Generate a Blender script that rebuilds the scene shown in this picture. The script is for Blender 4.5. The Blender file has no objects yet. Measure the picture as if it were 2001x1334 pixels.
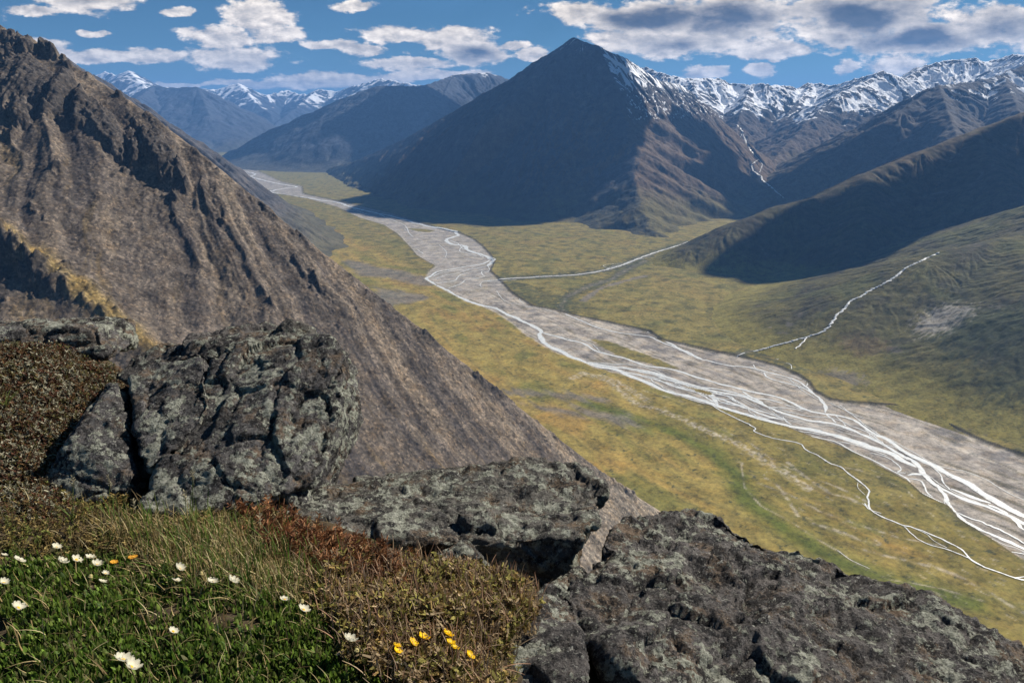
import bpy, bmesh, math, random, time
import numpy as np
from mathutils import Vector, Matrix
random.seed(7)
rng = np.random.default_rng(11)
T0 = time.time()
R = math.radians
SC = bpy.context.scene
COL = SC.collection

# ------------------------------------------------------------------ camera
W0, H0, FPX = 2001.0, 1334.0, 1334.0          # photograph frame, 24 mm lens on a 36 mm frame
PITCH = math.atan((667.0 - 225.0) / FPX)      # the camera looks down into the valley
CP, SP = math.cos(PITCH), math.sin(PITCH)
FLOOR = -650.0                                # valley floor, metres below the ridge we stand on

def ray(u, v):
    x = (u - W0 / 2) / FPX
    d = (v - H0 / 2) / FPX
    return np.array([x, CP - SP * d, -(SP + CP * d)])

def P(u, v, y):                               # a point seen in direction (u,v), y metres ahead
    r = ray(u, v)
    return r * (y / r[1])

def PF(u, v, z=FLOOR):                        # ... where that direction meets the level z
    r = ray(u, v)
    return r * (z / r[2])

cam_d = bpy.data.cameras.new('camera')
cam = bpy.data.objects.new('camera', cam_d)
COL.objects.link(cam)
cam_d.lens = 24.0
cam_d.sensor_width = 36.0
cam_d.clip_start = 0.05
cam_d.clip_end = 200000.0
cam.rotation_euler = (R(90) - PITCH, 0, 0)
SC.camera = cam

# ------------------------------------------------------------------ noise
_perm = np.random.default_rng(3).permutation(4096).astype(np.int64)
_g2 = np.random.default_rng(4).uniform(0, 2 * np.pi, 4096)
_gx, _gy = np.cos(_g2).astype(np.float32), np.sin(_g2).astype(np.float32)
_g3 = np.random.default_rng(5).normal(size=(4096, 3))
_g3 = (_g3 / np.linalg.norm(_g3, axis=1)[:, None]).astype(np.float32)

def _h(i, j, s):
    return _perm[(_perm[(i + s * 131) & 4095] + j) & 4095]

def perlin(x, y, s=0):
    xi = np.floor(x); yi = np.floor(y)
    xf = (x - xi).astype(np.float32); yf = (y - yi).astype(np.float32)
    xi = xi.astype(np.int64); yi = yi.astype(np.int64)
    u = xf * xf * xf * (xf * (xf * 6 - 15) + 10)
    v = yf * yf * yf * (yf * (yf * 6 - 15) + 10)
    def g(i, j, dx, dy):
        k = _h(i, j, s)
        return _gx[k] * dx + _gy[k] * dy
    a = g(xi, yi, xf, yf); b = g(xi + 1, yi, xf - 1, yf)
    c = g(xi, yi + 1, xf, yf - 1); d = g(xi + 1, yi + 1, xf - 1, yf - 1)
    a = a + (b - a) * u
    c = c + (d - c) * u
    return (a + (c - a) * v) * 1.5

def fbm(x, y, oct=5, s=0, gain=0.5, lac=2.03):
    r = 0.0; a = 1.0; t = 0.0
    for o in range(oct):
        r = r + a * perlin(x, y, s + o)
        t += a; a *= gain; x = x * lac + 3.7; y = y * lac - 1.3
    return r / t * 1.3

def ridged(x, y, oct=4, s=0, gain=0.55, lac=2.05):
    r = 0.0; a = 1.0; t = 0.0
    for o in range(oct):
        r = r + a * (1 - np.abs(perlin(x, y, s + o)) * 1.6)
        t += a; a *= gain; x = x * lac + 5.1; y = y * lac + 2.2
    return r / t

def perlin3(p, s=0):
    pi = np.floor(p); f = (p - pi).astype(np.float32); pi = pi.astype(np.int64)
    w = f * f * f * (f * (f * 6 - 15) + 10)
    out = 0.0
    for dx in (0, 1):
        wx = w[:, 0] if dx else 1 - w[:, 0]
        for dy in (0, 1):
            wy = w[:, 1] if dy else 1 - w[:, 1]
            for dz in (0, 1):
                wz = w[:, 2] if dz else 1 - w[:, 2]
                k = _perm[(_h(pi[:, 0] + dx, pi[:, 1] + dy, s) + pi[:, 2] + dz) & 4095]
                g = _g3[k]
                out = out + wx * wy * wz * (g[:, 0] * (f[:, 0] - dx) + g[:, 1] * (f[:, 1] - dy) + g[:, 2] * (f[:, 2] - dz))
    return out * 1.6

def fbm3(p, oct=4, s=0, gain=0.5, lac=2.03, rid=False):
    r = 0.0; a = 1.0; t = 0.0
    for o in range(oct):
        n = perlin3(p, s + o)
        r = r + a * ((1 - 2 * np.abs(n)) if rid else n)
        t += a; a *= gain; p = p * lac + 4.3
    return r / t

def sstep(a, b, x):
    t = np.clip((x - a) / (b - a), 0, 1)
    return t * t * (3 - 2 * t)

def lerp(a, b, t):
    return a + (b - a) * t

def cmix(c, d, t):
    return c + (np.asarray(d) - c) * t[:, None]

# ------------------------------------------------------------------ objects
def tag(o, label=None, cat=None, group=None, kind=None):
    if label: o['label'] = label
    if cat: o['category'] = cat
    if group: o['group'] = group
    if kind: o['kind'] = kind
    return o

def mesh_np(name, co, quads=None, tris=None, smooth=True):
    me = bpy.data.meshes.new(name)
    co = np.ascontiguousarray(co, dtype=np.float32)
    me.vertices.add(len(co))
    me.vertices.foreach_set('co', co.ravel())
    parts = []; ls = []; n = 0
    if quads is not None and len(quads):
        q = np.asarray(quads, dtype=np.int32); parts.append(q.ravel())
        ls.append(np.arange(len(q)) * 4); n = len(q) * 4
    if tris is not None and len(tris):
        t = np.asarray(tris, dtype=np.int32); parts.append(t.ravel())
        ls.append(n + np.arange(len(t)) * 3)
    idx = np.concatenate(parts); st = np.concatenate(ls).astype(np.int32)
    me.loops.add(len(idx)); me.loops.foreach_set('vertex_index', idx.astype(np.int32))
    me.polygons.add(len(st)); me.polygons.foreach_set('loop_start', st)
    me.polygons.foreach_set('use_smooth', np.full(len(st), smooth, dtype=bool))
    me.update(calc_edges=True)
    return me

def add_attr(me, name, arr):
    arr = np.asarray(arr, dtype=np.float32)
    if arr.ndim == 1:
        a = me.attributes.new(name, 'FLOAT', 'POINT'); a.data.foreach_set('value', arr)
    else:
        a = me.attributes.new(name, 'FLOAT_VECTOR', 'POINT'); a.data.foreach_set('vector', np.ascontiguousarray(arr).ravel())

def link(name, me, mat=None, parent=None):
    o = bpy.data.objects.new(name, me); COL.objects.link(o)
    if mat: me.materials.append(mat)
    if parent: o.parent = parent
    return o

def empty(name, loc, rz=0.0):
    o = bpy.data.objects.new(name, None); COL.objects.link(o)
    o.location = loc; o.rotation_euler = (0, 0, rz); o.empty_display_size = 0.02
    return o

def grid_quads(nx, ny):
    i = np.arange(nx - 1)[None, :] + np.arange(ny - 1)[:, None] * nx
    i = i.ravel()
    return np.stack([i, i + 1, i + 1 + nx, i + nx], 1)

def slope_of(X, Y, Z):                        # 2-D arrays on a regular axis grid
    gy, gx = np.gradient(Z)
    dx = np.gradient(X, axis=1); dy = np.gradient(Y, axis=0)
    return gx / dx, gy / dy

# ------------------------------------------------------------------ material helpers
class NT:
    def __init__(self, name):
        self.m = bpy.data.materials.new(name); self.m.use_nodes = True
        self.t = self.m.node_tree; self.t.nodes.clear()
        self.out = self.t.nodes.new('ShaderNodeOutputMaterial')
    def n(self, typ, **kw):
        nd = self.t.nodes.new(typ)
        for k, v in kw.items():
            if k in nd.inputs.keys(): self.put(nd.inputs[k], v)
            else: setattr(nd, k, v)
        return nd
    def put(self, sock, v):
        if isinstance(v, bpy.types.NodeSocket): self.t.links.new(v, sock)
        else: sock.default_value = v
    def math(self, op, a, b=None, c=None, clamp=False):
        nd = self.t.nodes.new('ShaderNodeMath'); nd.operation = op; nd.use_clamp = clamp
        for i, v in enumerate((a, b, c)):
            if v is not None: self.put(nd.inputs[i], v)
        return nd.outputs[0]
    def mix(self, f, a, b, mode='MIX'):
        nd = self.t.nodes.new('ShaderNodeMix'); nd.data_type = 'RGBA'; nd.blend_type = mode
        self.put(nd.inputs[0], f)
        for i, v in ((6, a), (7, b)):
            if isinstance(v, tuple) and len(v) == 3: v = v + (1.0,)
            self.put(nd.inputs[i], v)
        return nd.outputs[2]
    def ramp(self, f, stops):
        nd = self.t.nodes.new('ShaderNodeValToRGB'); self.put(nd.inputs[0], f)
        cr = nd.color_ramp
        while len(cr.elements) < len(stops): cr.elements.new(0.5)
        for e, (p, c) in zip(cr.elements, stops):
            e.position = p; e.color = (c + (1.0,)) if isinstance(c, tuple) else (c, c, c, 1.0)
        return nd.outputs[0]
    def rng(self, f, a, b, c=0.0, d=1.0, smooth=True):
        nd = self.t.nodes.new('ShaderNodeMapRange'); nd.interpolation_type = 'SMOOTHSTEP' if smooth else 'LINEAR'
        self.put(nd.inputs[0], f)
        for i, v in zip((1, 2, 3, 4), (a, b, c, d)): self.put(nd.inputs[i], v)
        return nd.outputs[0]
    def noise(self, vec, scale, detail=6.0, rough=0.6, dist=0.0):
        nd = self.t.nodes.new('ShaderNodeTexNoise')
        self.put(nd.inputs['Vector'], vec); self.put(nd.inputs['Scale'], scale)
        nd.inputs['Detail'].default_value = detail; nd.inputs['Roughness'].default_value = rough
        nd.inputs['Distortion'].default_value = dist
        return nd.outputs[0]
    def voro(self, vec, scale, feature='F1', out='Distance', rand=1.0):
        nd = self.t.nodes.new('ShaderNodeTexVoronoi'); nd.feature = feature
        self.put(nd.inputs['Vector'], vec); self.put(nd.inputs['Scale'], scale)
        nd.inputs['Randomness'].default_value = rand
        return nd.outputs[out]
    def attr(self, name, out='Fac'):
        nd = self.t.nodes.new('ShaderNodeAttribute'); nd.attribute_name = name
        return nd.outputs[out]
    def pos(self):
        return self.t.nodes.new('ShaderNodeNewGeometry').outputs['Position']
    def objco(self):
        return self.t.nodes.new('ShaderNodeTexCoord').outputs['Object']
    def mapv(self, vec, scale=(1, 1, 1), rot=(0, 0, 0), loc=(0, 0, 0)):
        nd = self.t.nodes.new('ShaderNodeMapping'); self.put(nd.inputs[0], vec)
        nd.inputs['Location'].default_value = loc
        nd.inputs['Rotation'].default_value = rot; nd.inputs['Scale'].default_value = scale
        return nd.outputs[0]
    def bump(self, h, strength=0.5, dist=1.0, normal=None):
        nd = self.t.nodes.new('ShaderNodeBump'); self.put(nd.inputs['Height'], h)
        nd.inputs['Strength'].default_value = strength; nd.inputs['Distance'].default_value = dist
        if normal is not None: self.put(nd.inputs['Normal'], normal)
        return nd.outputs[0]
    def bsdf(self, color, rough=0.9, normal=None, spec=0.2, **kw):
        nd = self.t.nodes.new('ShaderNodeBsdfPrincipled')
        if isinstance(color, tuple) and len(color) == 3: color = color + (1.0,)
        self.put(nd.inputs['Base Color'], color); self.put(nd.inputs['Roughness'], rough)
        self.put(nd.inputs['Specular IOR Level'], spec)
        if normal is not None: self.put(nd.inputs['Normal'], normal)
        for k, v in kw.items(): self.put(nd.inputs[k], v)
        self.t.links.new(nd.outputs[0], self.out.inputs[0])
        return nd
HF = {}
# ------------------------------------------------------------------ light
SUN_AZ, SUN_EL = R(58), R(39)                 # azimuth measured from straight ahead towards the right
sl = bpy.data.lights.new('sun', 'SUN')
sun = bpy.data.objects.new('sun', sl); COL.objects.link(sun)
sl.energy = 4.8; sl.angle = R(0.5); sl.color = (1.0, 0.93, 0.82)
SDIR = Vector((math.sin(SUN_AZ) * math.cos(SUN_EL), math.cos(SUN_AZ) * math.cos(SUN_EL), math.sin(SUN_EL)))
sun.rotation_euler = SDIR.to_track_quat('Z', 'Y').to_euler()

# ------------------------------------------------------------------ sky with broken cumulus
wd = bpy.data.worlds.new('World'); SC.world = wd; wd.use_nodes = True
class WT(NT):
    def __init__(self, tree):
        self.t = tree; tree.nodes.clear(); self.out = tree.nodes.new('ShaderNodeOutputWorld')
w = WT(wd.node_tree)
sky = w.n('ShaderNodeTexSky', sky_type='NISHITA', sun_disc=False, sun_elevation=SUN_EL, sun_rotation=SUN_AZ,
          altitude=1500.0, air_density=1.0, dust_density=0.1, ozone_density=3.0)
dirv = w.n('ShaderNodeTexCoord').outputs['Generated']
sep = w.n('ShaderNodeSeparateXYZ', Vector=dirv)
yy = w.math('MAXIMUM', sep.outputs[1], 0.05)
cx = w.math('DIVIDE', sep.outputs[0], yy)
cz = w.math('DIVIDE', sep.outputs[2], yy)
co = w.n('ShaderNodeCombineXYZ', X=cx, Y=cz)
warp = w.n('ShaderNodeTexNoise', Vector=w.mapv(co.outputs[0], (9, 20, 1)))
warp.inputs['Scale'].default_value = 1.0; warp.inputs['Detail'].default_value = 6.0; warp.inputs['Roughness'].default_value = 0.62
wv = w.n('ShaderNodeVectorMath', operation='MULTIPLY_ADD')
w.t.links.new(warp.outputs['Color'], wv.inputs[0]); wv.inputs[1].default_value = (0.085, 0.036, 0.0)
wo = w.n('ShaderNodeVectorMath', operation='ADD')
w.t.links.new(co.outputs[0], wo.inputs[0]); wo.inputs[1].default_value = (-0.0425, -0.018, 0.0)
w.t.links.new(wo.outputs[0], wv.inputs[2])
# cloud bodies: (u, v, half width, half height, weight of the dark core), as directions in the sky
CL = [(170, -4, 120, 26, .5), (62, 20, 60, 14, .1), (505, 30, 75, 34, .25), (545, 66, 60, 24, .2),
      (430, 72, 75, 28, .2), (455, 112, 115, 26, .35), (190, 108, 120, 18, .2), (290, 112, 80, 14, .2), (345, 24, 32, 12, .1),
      (180, 60, 34, 8, .1), (660, 88, 56, 14, .1), (715, 98, 40, 16, .2), (780, 66, 90, 20, .25), (880, 78, 85, 24, .35),
      (925, 102, 80, 30, 1.0), (800, 128, 95, 13, .2), (690, 8, 60, 14, .1), (1010, 90, 28, 9, .1), (1045, 104, 30, 14, .15),
      (1130, 22, 65, 26, .5), (1270, 34, 150, 40, .95), (1420, 40, 150, 62, .9), (1320, 82, 150, 34, .75), (1500, 100, 110, 22, .5),
      (1200, 78, 60, 30, .25), (1680, 25, 190, 50, 1.0), (1800, 72, 170, 38, .9), (1950, 48, 120, 48, .7), (1640, 70, 70, 30, .5),
      (1375, 142, 48, 15, .1), (1488, 138, 36, 17, .2), (1512, 118, 24, 9, .1), (1650, 134, 28, 18, .1), (1745, 130, 62, 24, .25),
      (650, 158, 150, 15, .1), (480, 160, 80, 9, .1), (350, 164, 60, 6, .1), (835, 150, 130, 12, .1), (95, 92, 60, 18, .15),
      (2150, 80, 180, 70, .8), (1500, -70, 420, 60, .9), (700, -70, 200, 40, .6), (-180, 40, 160, 50, .5)]
sq = None
dens = None; core = None
for (u, v, a, b, k) in CL:
    r = ray(u, v); X, Z = r[0] / r[1], r[2] / r[1]
    r2 = ray(u + 5, v); r3 = ray(u, v - 5)
    A = a * abs(r2[0] / r2[1] - X) / 5; B = b * abs(r3[2] / r3[1] - Z) / 5
    nd = w.n('ShaderNodeMapping', Vector=wv.outputs[0])
    nd.vector_type = 'POINT'
    nd.inputs['Scale'].default_value = (1 / A, 1 / B, 1)
    nd.inputs['Location'].default_value = (-X / A, -Z / B, 0)
    ln = w.n('ShaderNodeVectorMath', operation='LENGTH'); w.t.links.new(nd.outputs[0], ln.inputs[0])
    e = w.math('SUBTRACT', 1.15, ln.outputs['Value'])
    c = w.math('MULTIPLY', w.math('MAXIMUM', e, 0.0), k)
    dens = e if dens is None else w.math('SMOOTH_MAX', dens, e, 0.25)
    core = c if core is None else w.math('SMOOTH_MAX', core, c, 0.15)
fine = w.noise(w.mapv(co.outputs[0], (30, 62, 1)), 1.0, 9.0, 0.62)
big = w.noise(w.mapv(co.outputs[0], (12, 27, 1), loc=(3, 1, 0)), 1.0, 5.0, 0.6)
d2 = w.math('ADD', dens, w.math('MULTIPLY', w.math('SUBTRACT', fine, 0.5), 1.5))
wis = w.math('MULTIPLY', w.math('SUBTRACT', big, 0.6), 2.5)
d2 = w.math('SMOOTH_MAX', d2, w.math('ADD', wis, w.math('MULTIPLY', w.math('SUBTRACT', fine, 0.55), 1.2)), 0.1)
mask = w.rng(d2, 0.08, 0.42)
hi = w.rng(cz, -0.02, 0.05)
cc = w.math('ADD', core, w.math('MULTIPLY', w.math('SUBTRACT', big, 0.5), 1.1))
cc = w.math('ADD', cc, w.math('MULTIPLY', w.math('SUBTRACT', fine, 0.5), 1.0))
dark = w.rng(cc, 0.2, 0.9)
ccol = w.mix(dark, (6.9, 6.0, 4.9), (0.50, 0.45, 0.39))
fine2 = w.noise(w.mapv(co.outputs[0], (30, 62, 1), loc=(-0.16, -0.30, 0)), 1.0, 5.0, 0.6)
fine1 = w.noise(w.mapv(co.outputs[0], (30, 62, 1)), 1.0, 5.0, 0.6)
emb = w.math('MULTIPLY_ADD', w.math('SUBTRACT', fine1, fine2), 1.6, 1.0)
mott = w.math('MULTIPLY', emb, w.rng(fine, 0.36, 0.66, 0.72, 1.12))
mc = w.n('ShaderNodeCombineXYZ', X=mott, Y=mott, Z=mott)
ccol = w.mix(1.0, ccol, mc.outputs[0], 'MULTIPLY')
skc = w.mix(1.0, sky.outputs[0], (0.115, 0.225, 0.27), 'MULTIPLY')
allc = w.mix(mask, skc, ccol)
bg = w.n('ShaderNodeBackground', Color=allc, Strength=0.1)
w.t.links.new(bg.outputs[0], w.out.inputs[0])

SC.view_settings.view_transform = 'Standard'
SC.view_settings.look = 'None'
SC.view_settings.exposure = 0.88
SC.view_settings.gamma = 1.0
SC.view_settings.use_curve_mapping = False
SC.render.engine = 'CYCLES'
SC.cycles.use_denoising = True
SC.cycles.max_bounces = 4
SC.cycles.diffuse_bounces = 2
SC.cycles.glossy_bounces = 2
SC.cycles.transmission_bounces = 2
SC.cycles.volume_bounces = 0
SC.cycles.transparent_max_bounces = 6
# ------------------------------------------------------------------ terrain material
def terrain_mat(name, s1, s2, bump_d, stone=0.0, bstr=0.6, shrub=0.0):
    m = NT(name)
    p = m.pos()
    c = m.attr('col', 'Color')
    n1 = m.noise(p, s1, 8.0, 0.65); n2 = m.noise(p, s2, 8.0, 0.7)
    f = m.math('ADD', m.rng(n1, 0.3, 0.7, 0.62, 1.25), m.rng(n2, 0.28, 0.72, -0.3, 0.32))
    fc = m.n('ShaderNodeCombineXYZ', X=f, Y=f, Z=f)
    c = m.mix(1.0, c, fc.outputs[0], 'MULTIPLY')
    warm = m.noise(m.mapv(p, (1, 1, 1), loc=(31, 7, 3)), s1 * 1.7, 5.0, 0.6)
    c = m.mix(m.rng(warm, 0.45, 0.7, 0.0, 0.35), c, m.mix(1.0, c, (1.25, 1.02, 0.7), 'MULTIPLY'))
    if stone:
        v = m.voro(p, stone, out='Color'); d = m.voro(p, stone)
        sp = m.n('ShaderNodeSeparateColor', Color=v)
        c = m.mix(m.rng(sp.outputs[0], 0.55, 0.95, 0.0, 0.55), c, m.mix(1.0, c, (2.3, 2.2, 2.1), 'MULTIPLY'))
        c = m.mix(m.rng(sp.outputs[1], 0.6, 0.95, 0.0, 0.6), c, m.mix(1.0, c, (0.4, 0.4, 0.42), 'MULTIPLY'))
    if shrub:
        sv = m.noise(p, shrub, 9.0, 0.78)
        c = m.mix(m.rng(sv, 0.52, 0.62, 0.0, 0.6), c, m.mix(1.0, c, (0.42, 0.48, 0.5), 'MULTIPLY'))
    sn = m.attr('snow')
    sf = m.math('ADD', sn, m.math('MULTIPLY', m.math('SUBTRACT', n2, 0.5), 0.42))
    sm = m.rng(sf, 0.42, 0.58)
    c = m.mix(sm, c, (0.82, 0.84, 0.88))
    b = m.bump(m.math('ADD', n1, m.math('MULTIPLY', n2, 0.5)), bstr, bump_d)
    m.bsdf(c, 0.95, b, 0.1)
    return m.m

# ------------------------------------------------------------------ ridges to mountains
def ridgefield(X, Y, ridges, floor):
    H = np.full(X.shape, -1e9, np.float64); D = np.zeros(X.shape); U = np.zeros(X.shape); Q = np.zeros(X.shape)
    ZR = np.zeros(X.shape); ID = np.zeros(X.shape, np.int32)
    off = 0.0
    for ri, rd in enumerate(ridges):
        best = np.full(X.shape, 1e18); nearm = rd.get('near', False); hr = np.full(X.shape, -1e9)
        rD = np.zeros(X.shape); rU = np.zeros(X.shape); rQ = np.zeros(X.shape); rZ = np.zeros(X.shape)
        pts = [np.asarray(p, float) for p in rd['p']]
        n = len(pts)
        sl = rd['s']
        sl = [sl] * n if not isinstance(sl, (list, tuple)) else list(sl)
        k = rd.get('k', 12.0)
        for i in range(n - 1):
            a, b = pts[i], pts[i + 1]
            dx, dy = b[0] - a[0], b[1] - a[1]
            L2 = dx * dx + dy * dy; L = math.sqrt(L2)
            t = np.clip(((X - a[0]) * dx + (Y - a[1]) * dy) / L2, 0, 1)
            px = X - (a[0] + t * dx); py = Y - (a[1] + t * dy)
            d = np.sqrt(px * px + py * py)
            zr = a[2] + (b[2] - a[2]) * t
            s = sl[i] + (sl[i + 1] - sl[i]) * t
            wid = np.maximum(zr - floor, 20.0) / s
            q = d / wid
            e = k * (1 - q)
            g = np.where(e > 30, 1 - q, np.log1p(np.exp(np.minimum(e, 30))) / k)
            h = floor + np.maximum(zr - floor, 20.0) * g - 14 * sstep(1.02, 1.3, q)
            ang = np.arctan2(px, -py)
            u = off + t * L + ang * 350.0
            m = (d < best) if nearm else (h > hr)
            best = np.where(m, d, best); hr = np.where(m, h, hr)
            rD = np.where(m, d, rD); rU = np.where(m, u, rU); rQ = np.where(m, q, rQ); rZ = np.where(m, zr, rZ)
            off += L
        m = hr > H
        H = np.where(m, hr, H); D = np.where(m, rD, D); U = np.where(m, rU, U); Q = np.where(m, rQ, Q)
        ZR = np.where(m, rZ, ZR); ID = np.where(m, ri, ID)
        off += 1234.5
    return H, D, U, Q, ZR, ID

def boxblur(a, n):
    for ax in (0, 1):
        p_ = np.pad(a, [(n + 1, n) if i == ax else (0, 0) for i in (0, 1)], mode='edge')
        c_ = np.cumsum(p_, axis=ax)
        a = (np.take(c_, np.arange(2 * n + 1, c_.shape[ax]), ax) - np.take(c_, np.arange(0, c_.shape[ax] - 2 * n - 1), ax)) / (2 * n + 1)
    return a

def mountain(name, ridges, box, res, colour, gully=(260, 0.10), rough=(120, 14), floor=FLOOR, mat=None,
             label=None, sink=4.0, seed=0, crest=1.0, post=None, warpamp=60.0, blur=0.0):
    x0, x1, y0, y1 = box
    nx = int((x1 - x0) / res) + 1; ny = int((y1 - y0) / res) + 1
    xs = np.linspace(x0, x1, nx); ys = np.linspace(y0, y1, ny)
    X, Y = np.meshgrid(xs, ys)
    wx = fbm(X / (warpamp * 6), Y / (warpamp * 6), 4, seed + 40) * warpamp
    wy = fbm(X / (warpamp * 6), Y / (warpamp * 6), 4, seed + 50) * warpamp
    # keep the crest itself where it is: warp grows with distance from it
    H, D, U, Q, ZR, ID = ridgefield(X, Y, ridges, floor)
    wk = sstep(0.0, 0.25, Q)
    H, D, U, Q, ZR, ID = ridgefield(X + wx * wk, Y + wy * wk, ridges, floor)
    if blur:
        for _ in range(2): H = boxblur(H, max(1, int(blur / res)))
    lam, amp = gully
    rel = np.maximum(ZR - floor, 20)
    G = np.zeros(X.shape); a = 1.0; l = lam; tot = 0
    for o in range(4):
        wv = perlin(X / (l * 1.5), Y / (l * 1.5), seed + 60 + o) * 0.45
        n = perlin(U / l + wv, D / (l * 7.0) + o * 7.7, seed + 20 + o)
        G += a * (np.minimum(np.abs(n) * 2.2, 1.0) - 0.5); tot += a
        a *= 0.55; l *= 0.47
    G /= tot
    body = sstep(0.0, 0.12, Q) * (1 - sstep(0.75, 1.02, Q))
    H = H + G * amp * rel * body
    F = fbm(X / rough[0], Y / rough[0], 6, seed + 1, 0.55)
    Rg = ridged(X / (rough[0] * 0.6), Y / (rough[0] * 0.6), 5, seed + 9) - 0.5
    fade = 1 - 0.85 * sstep(0.7, 1.05, Q)
    H = H + (F * rough[1] + Rg * rough[1] * 0.9 * sstep(1.0, 0.2, Q)) * fade * crest
    if post is not None:
        H = post(X, Y, H, D, U, Q, G)
    H = H - sink
    HF[label] = (xs, ys, H)
    sx, sy = slope_of(X, Y, H)
    S = np.sqrt(sx * sx + sy * sy)
    C = boxblur(boxblur(H, max(1, int(110 / res))), max(1, int(60 / res))) - H
    f = dict(C=C.ravel(), X=X.ravel(), Y=Y.ravel(), H=H.ravel(), D=D.ravel(), U=U.ravel(), Q=Q.ravel(), G=G.ravel(), S=S.ravel(),
             sx=sx.ravel(), sy=sy.ravel(), F=F.ravel(), R=Rg.ravel(), ID=ID.ravel())
    col, snow = colour(f)
    q = grid_quads(nx, ny)
    hz = H.ravel()
    keep = hz[q].max(axis=1) > floor - 9.0
    q = q[keep]
    used = np.zeros(nx * ny, bool); used[q.ravel()] = True
    remap = np.cumsum(used) - 1
    co = np.stack([f['X'], f['Y'], hz], 1)[used]
    me = mesh_np(name, co, remap[q])
    add_attr(me, 'col', col[used]); add_attr(me, 'snow', snow[used])
    o = link(name, me, mat)
    tag(o, label, None, None, 'structure')
    print('%s %d verts %.1fs' % (name, used.sum(), time.time() - T0))
    return o

def arr(n, c):
    return np.tile(np.asarray(c, float), (n, 1))

ROCK = (0.075, 0.074, 0.078); ROCKD = (0.042, 0.043, 0.047); SCREE = (0.16, 0.14, 0.122)
TUND = (0.10, 0.09, 0.036); TUNDG = (0.095, 0.105, 0.034); RUST = (0.12, 0.082, 0.05)

M_FAR = terrain_mat('far_mountain_rock', 0.01, 0.04, 14.0)
M_MID = terrain_mat('mountain_rock', 0.018, 0.09, 7.0)
M_HILL = terrain_mat('hill_tundra', 0.03, 0.16, 3.0, shrub=0.07)
M_SCREE = terrain_mat('scree_slope', 0.035, 0.22, 1.8, stone=0.30, bstr=1.0)

# ---- the pyramid-shaped peak across the valley
S0 = P(1122, 66, 6050); S1 = P(1168, 84, 5880)
def col_peak(f):
    n = len(f['X'])
    c = arr(n, (0.050, 0.058, 0.074))
    nz = fbm(f['X'] / 240, f['Y'] / 240, 4, 77)
    low = sstep(-250, -560, f['H'] + nz * 120)
    c = cmix(c, (0.046, 0.05, 0.046), low * 0.8)
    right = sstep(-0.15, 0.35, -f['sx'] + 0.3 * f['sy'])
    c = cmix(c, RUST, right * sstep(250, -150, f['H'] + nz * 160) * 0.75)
    grn = sstep(-420, -600, f['H'] + nz * 90)
    c = cmix(c, TUND, grn * (0.45 + 0.45 * right))
    scr = sstep(0.1, 0.5, f['F']) * sstep(-450, 0, f['H'])
    c = cmix(c, SCREE, scr * 0.35)
    alt = sstep(-160, 520, f['H'] + nz * 60)
    gul = sstep(0.05, -0.35, f['G'])
    stk = np.maximum(perlin(f['U'] / 46 + 0.3 * nz, f['D'] / 600, 92), perlin(f['U'] / 21 + 0.3 * nz, f['D'] / 380, 93) * 0.9)
    st = sstep(0.02, 0.34, stk)
    rx_ = np.interp(f['Y'], [p_[1] for p_ in peak_r[1]['p']][::-1], [p_[0] for p_ in peak_r[1]['p']][::-1])
    right = right * sstep(-40, 50, f['X'] - rx_)
    snow = right * sstep(90, 300, f['H'] + nz * 50) * (0.16 + 0.75 * st)
    snow = np.maximum(snow, (1 - right) * sstep(200, 560, f['H']) * (0.0 + 0.55 * sstep(0.22, 0.5, stk)))
    pat = ridged(f['X'] / 70, f['Y'] / 70, 3, 91) - 0.5
    snow = np.maximum(snow, right * sstep(-160, 40, f['H']) * sstep(330, 150, f['H']) * sstep(0.12, 0.42, pat) * 0.8)
    return c, snow
def jit(pts, amp, sub=5, seed=0):
    out = []
    for i in range(len(pts) - 1):
        for k in range(sub):
            t = k / sub; q_ = pts[i] + (pts[i + 1] - pts[i]) * t
            if out or k: 
                a_ = rj.normal(size=2) * amp * (1.0 if k else 0.3); q_ = q_ + np.array([a_[0], a_[1], rj.normal() * amp * 0.12])
            out.append(q_)
    out.append(pts[-1]); return out
def sub(v, n=5):
    return list(np.interp(np.arange((len(v) - 1) * n + 1) / n, np.arange(len(v)), v))
rj = np.random.default_rng(8)
peak_r = [
    dict(p=[S0, P(1040, 125, 6150), P(960, 168, 6350), P(870, 222, 6650), P(780, 272, 7000), P(700, 309, 7700), P(640, 326, 8500)], s=[.80, .78, .76, .74, .72, .7, .65], k=18),
    dict(p=jit([S0, S1, P(1200, 150, 5560), P(1226, 222, 5200), P(1240, 300, 4760), P(1246, 372, 4380), P(1268, 436, 3950), P(1310, 466, 3720)], 16), s=sub([.7, .68, .62, .56, .52, .46, .38, .3]), k=9, near=True),
    dict(p=[S1, P(1225, 108, 6050), P(1285, 150, 6250), P(1330, 160, 6450), P(1395, 222, 6300), P(1450, 285, 6000), P(1505, 362, 5400)], s=[.9, .9, .85, .8, .75, .7, .6], k=12),
]
_foot = np.array([PF(u, v)[:2] for u, v in ((590, 326), (622, 338), (655, 352), (700, 371), (745, 388), (795, 402), (850, 424), (915, 440), (1000, 454), (1100, 470))])
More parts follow.
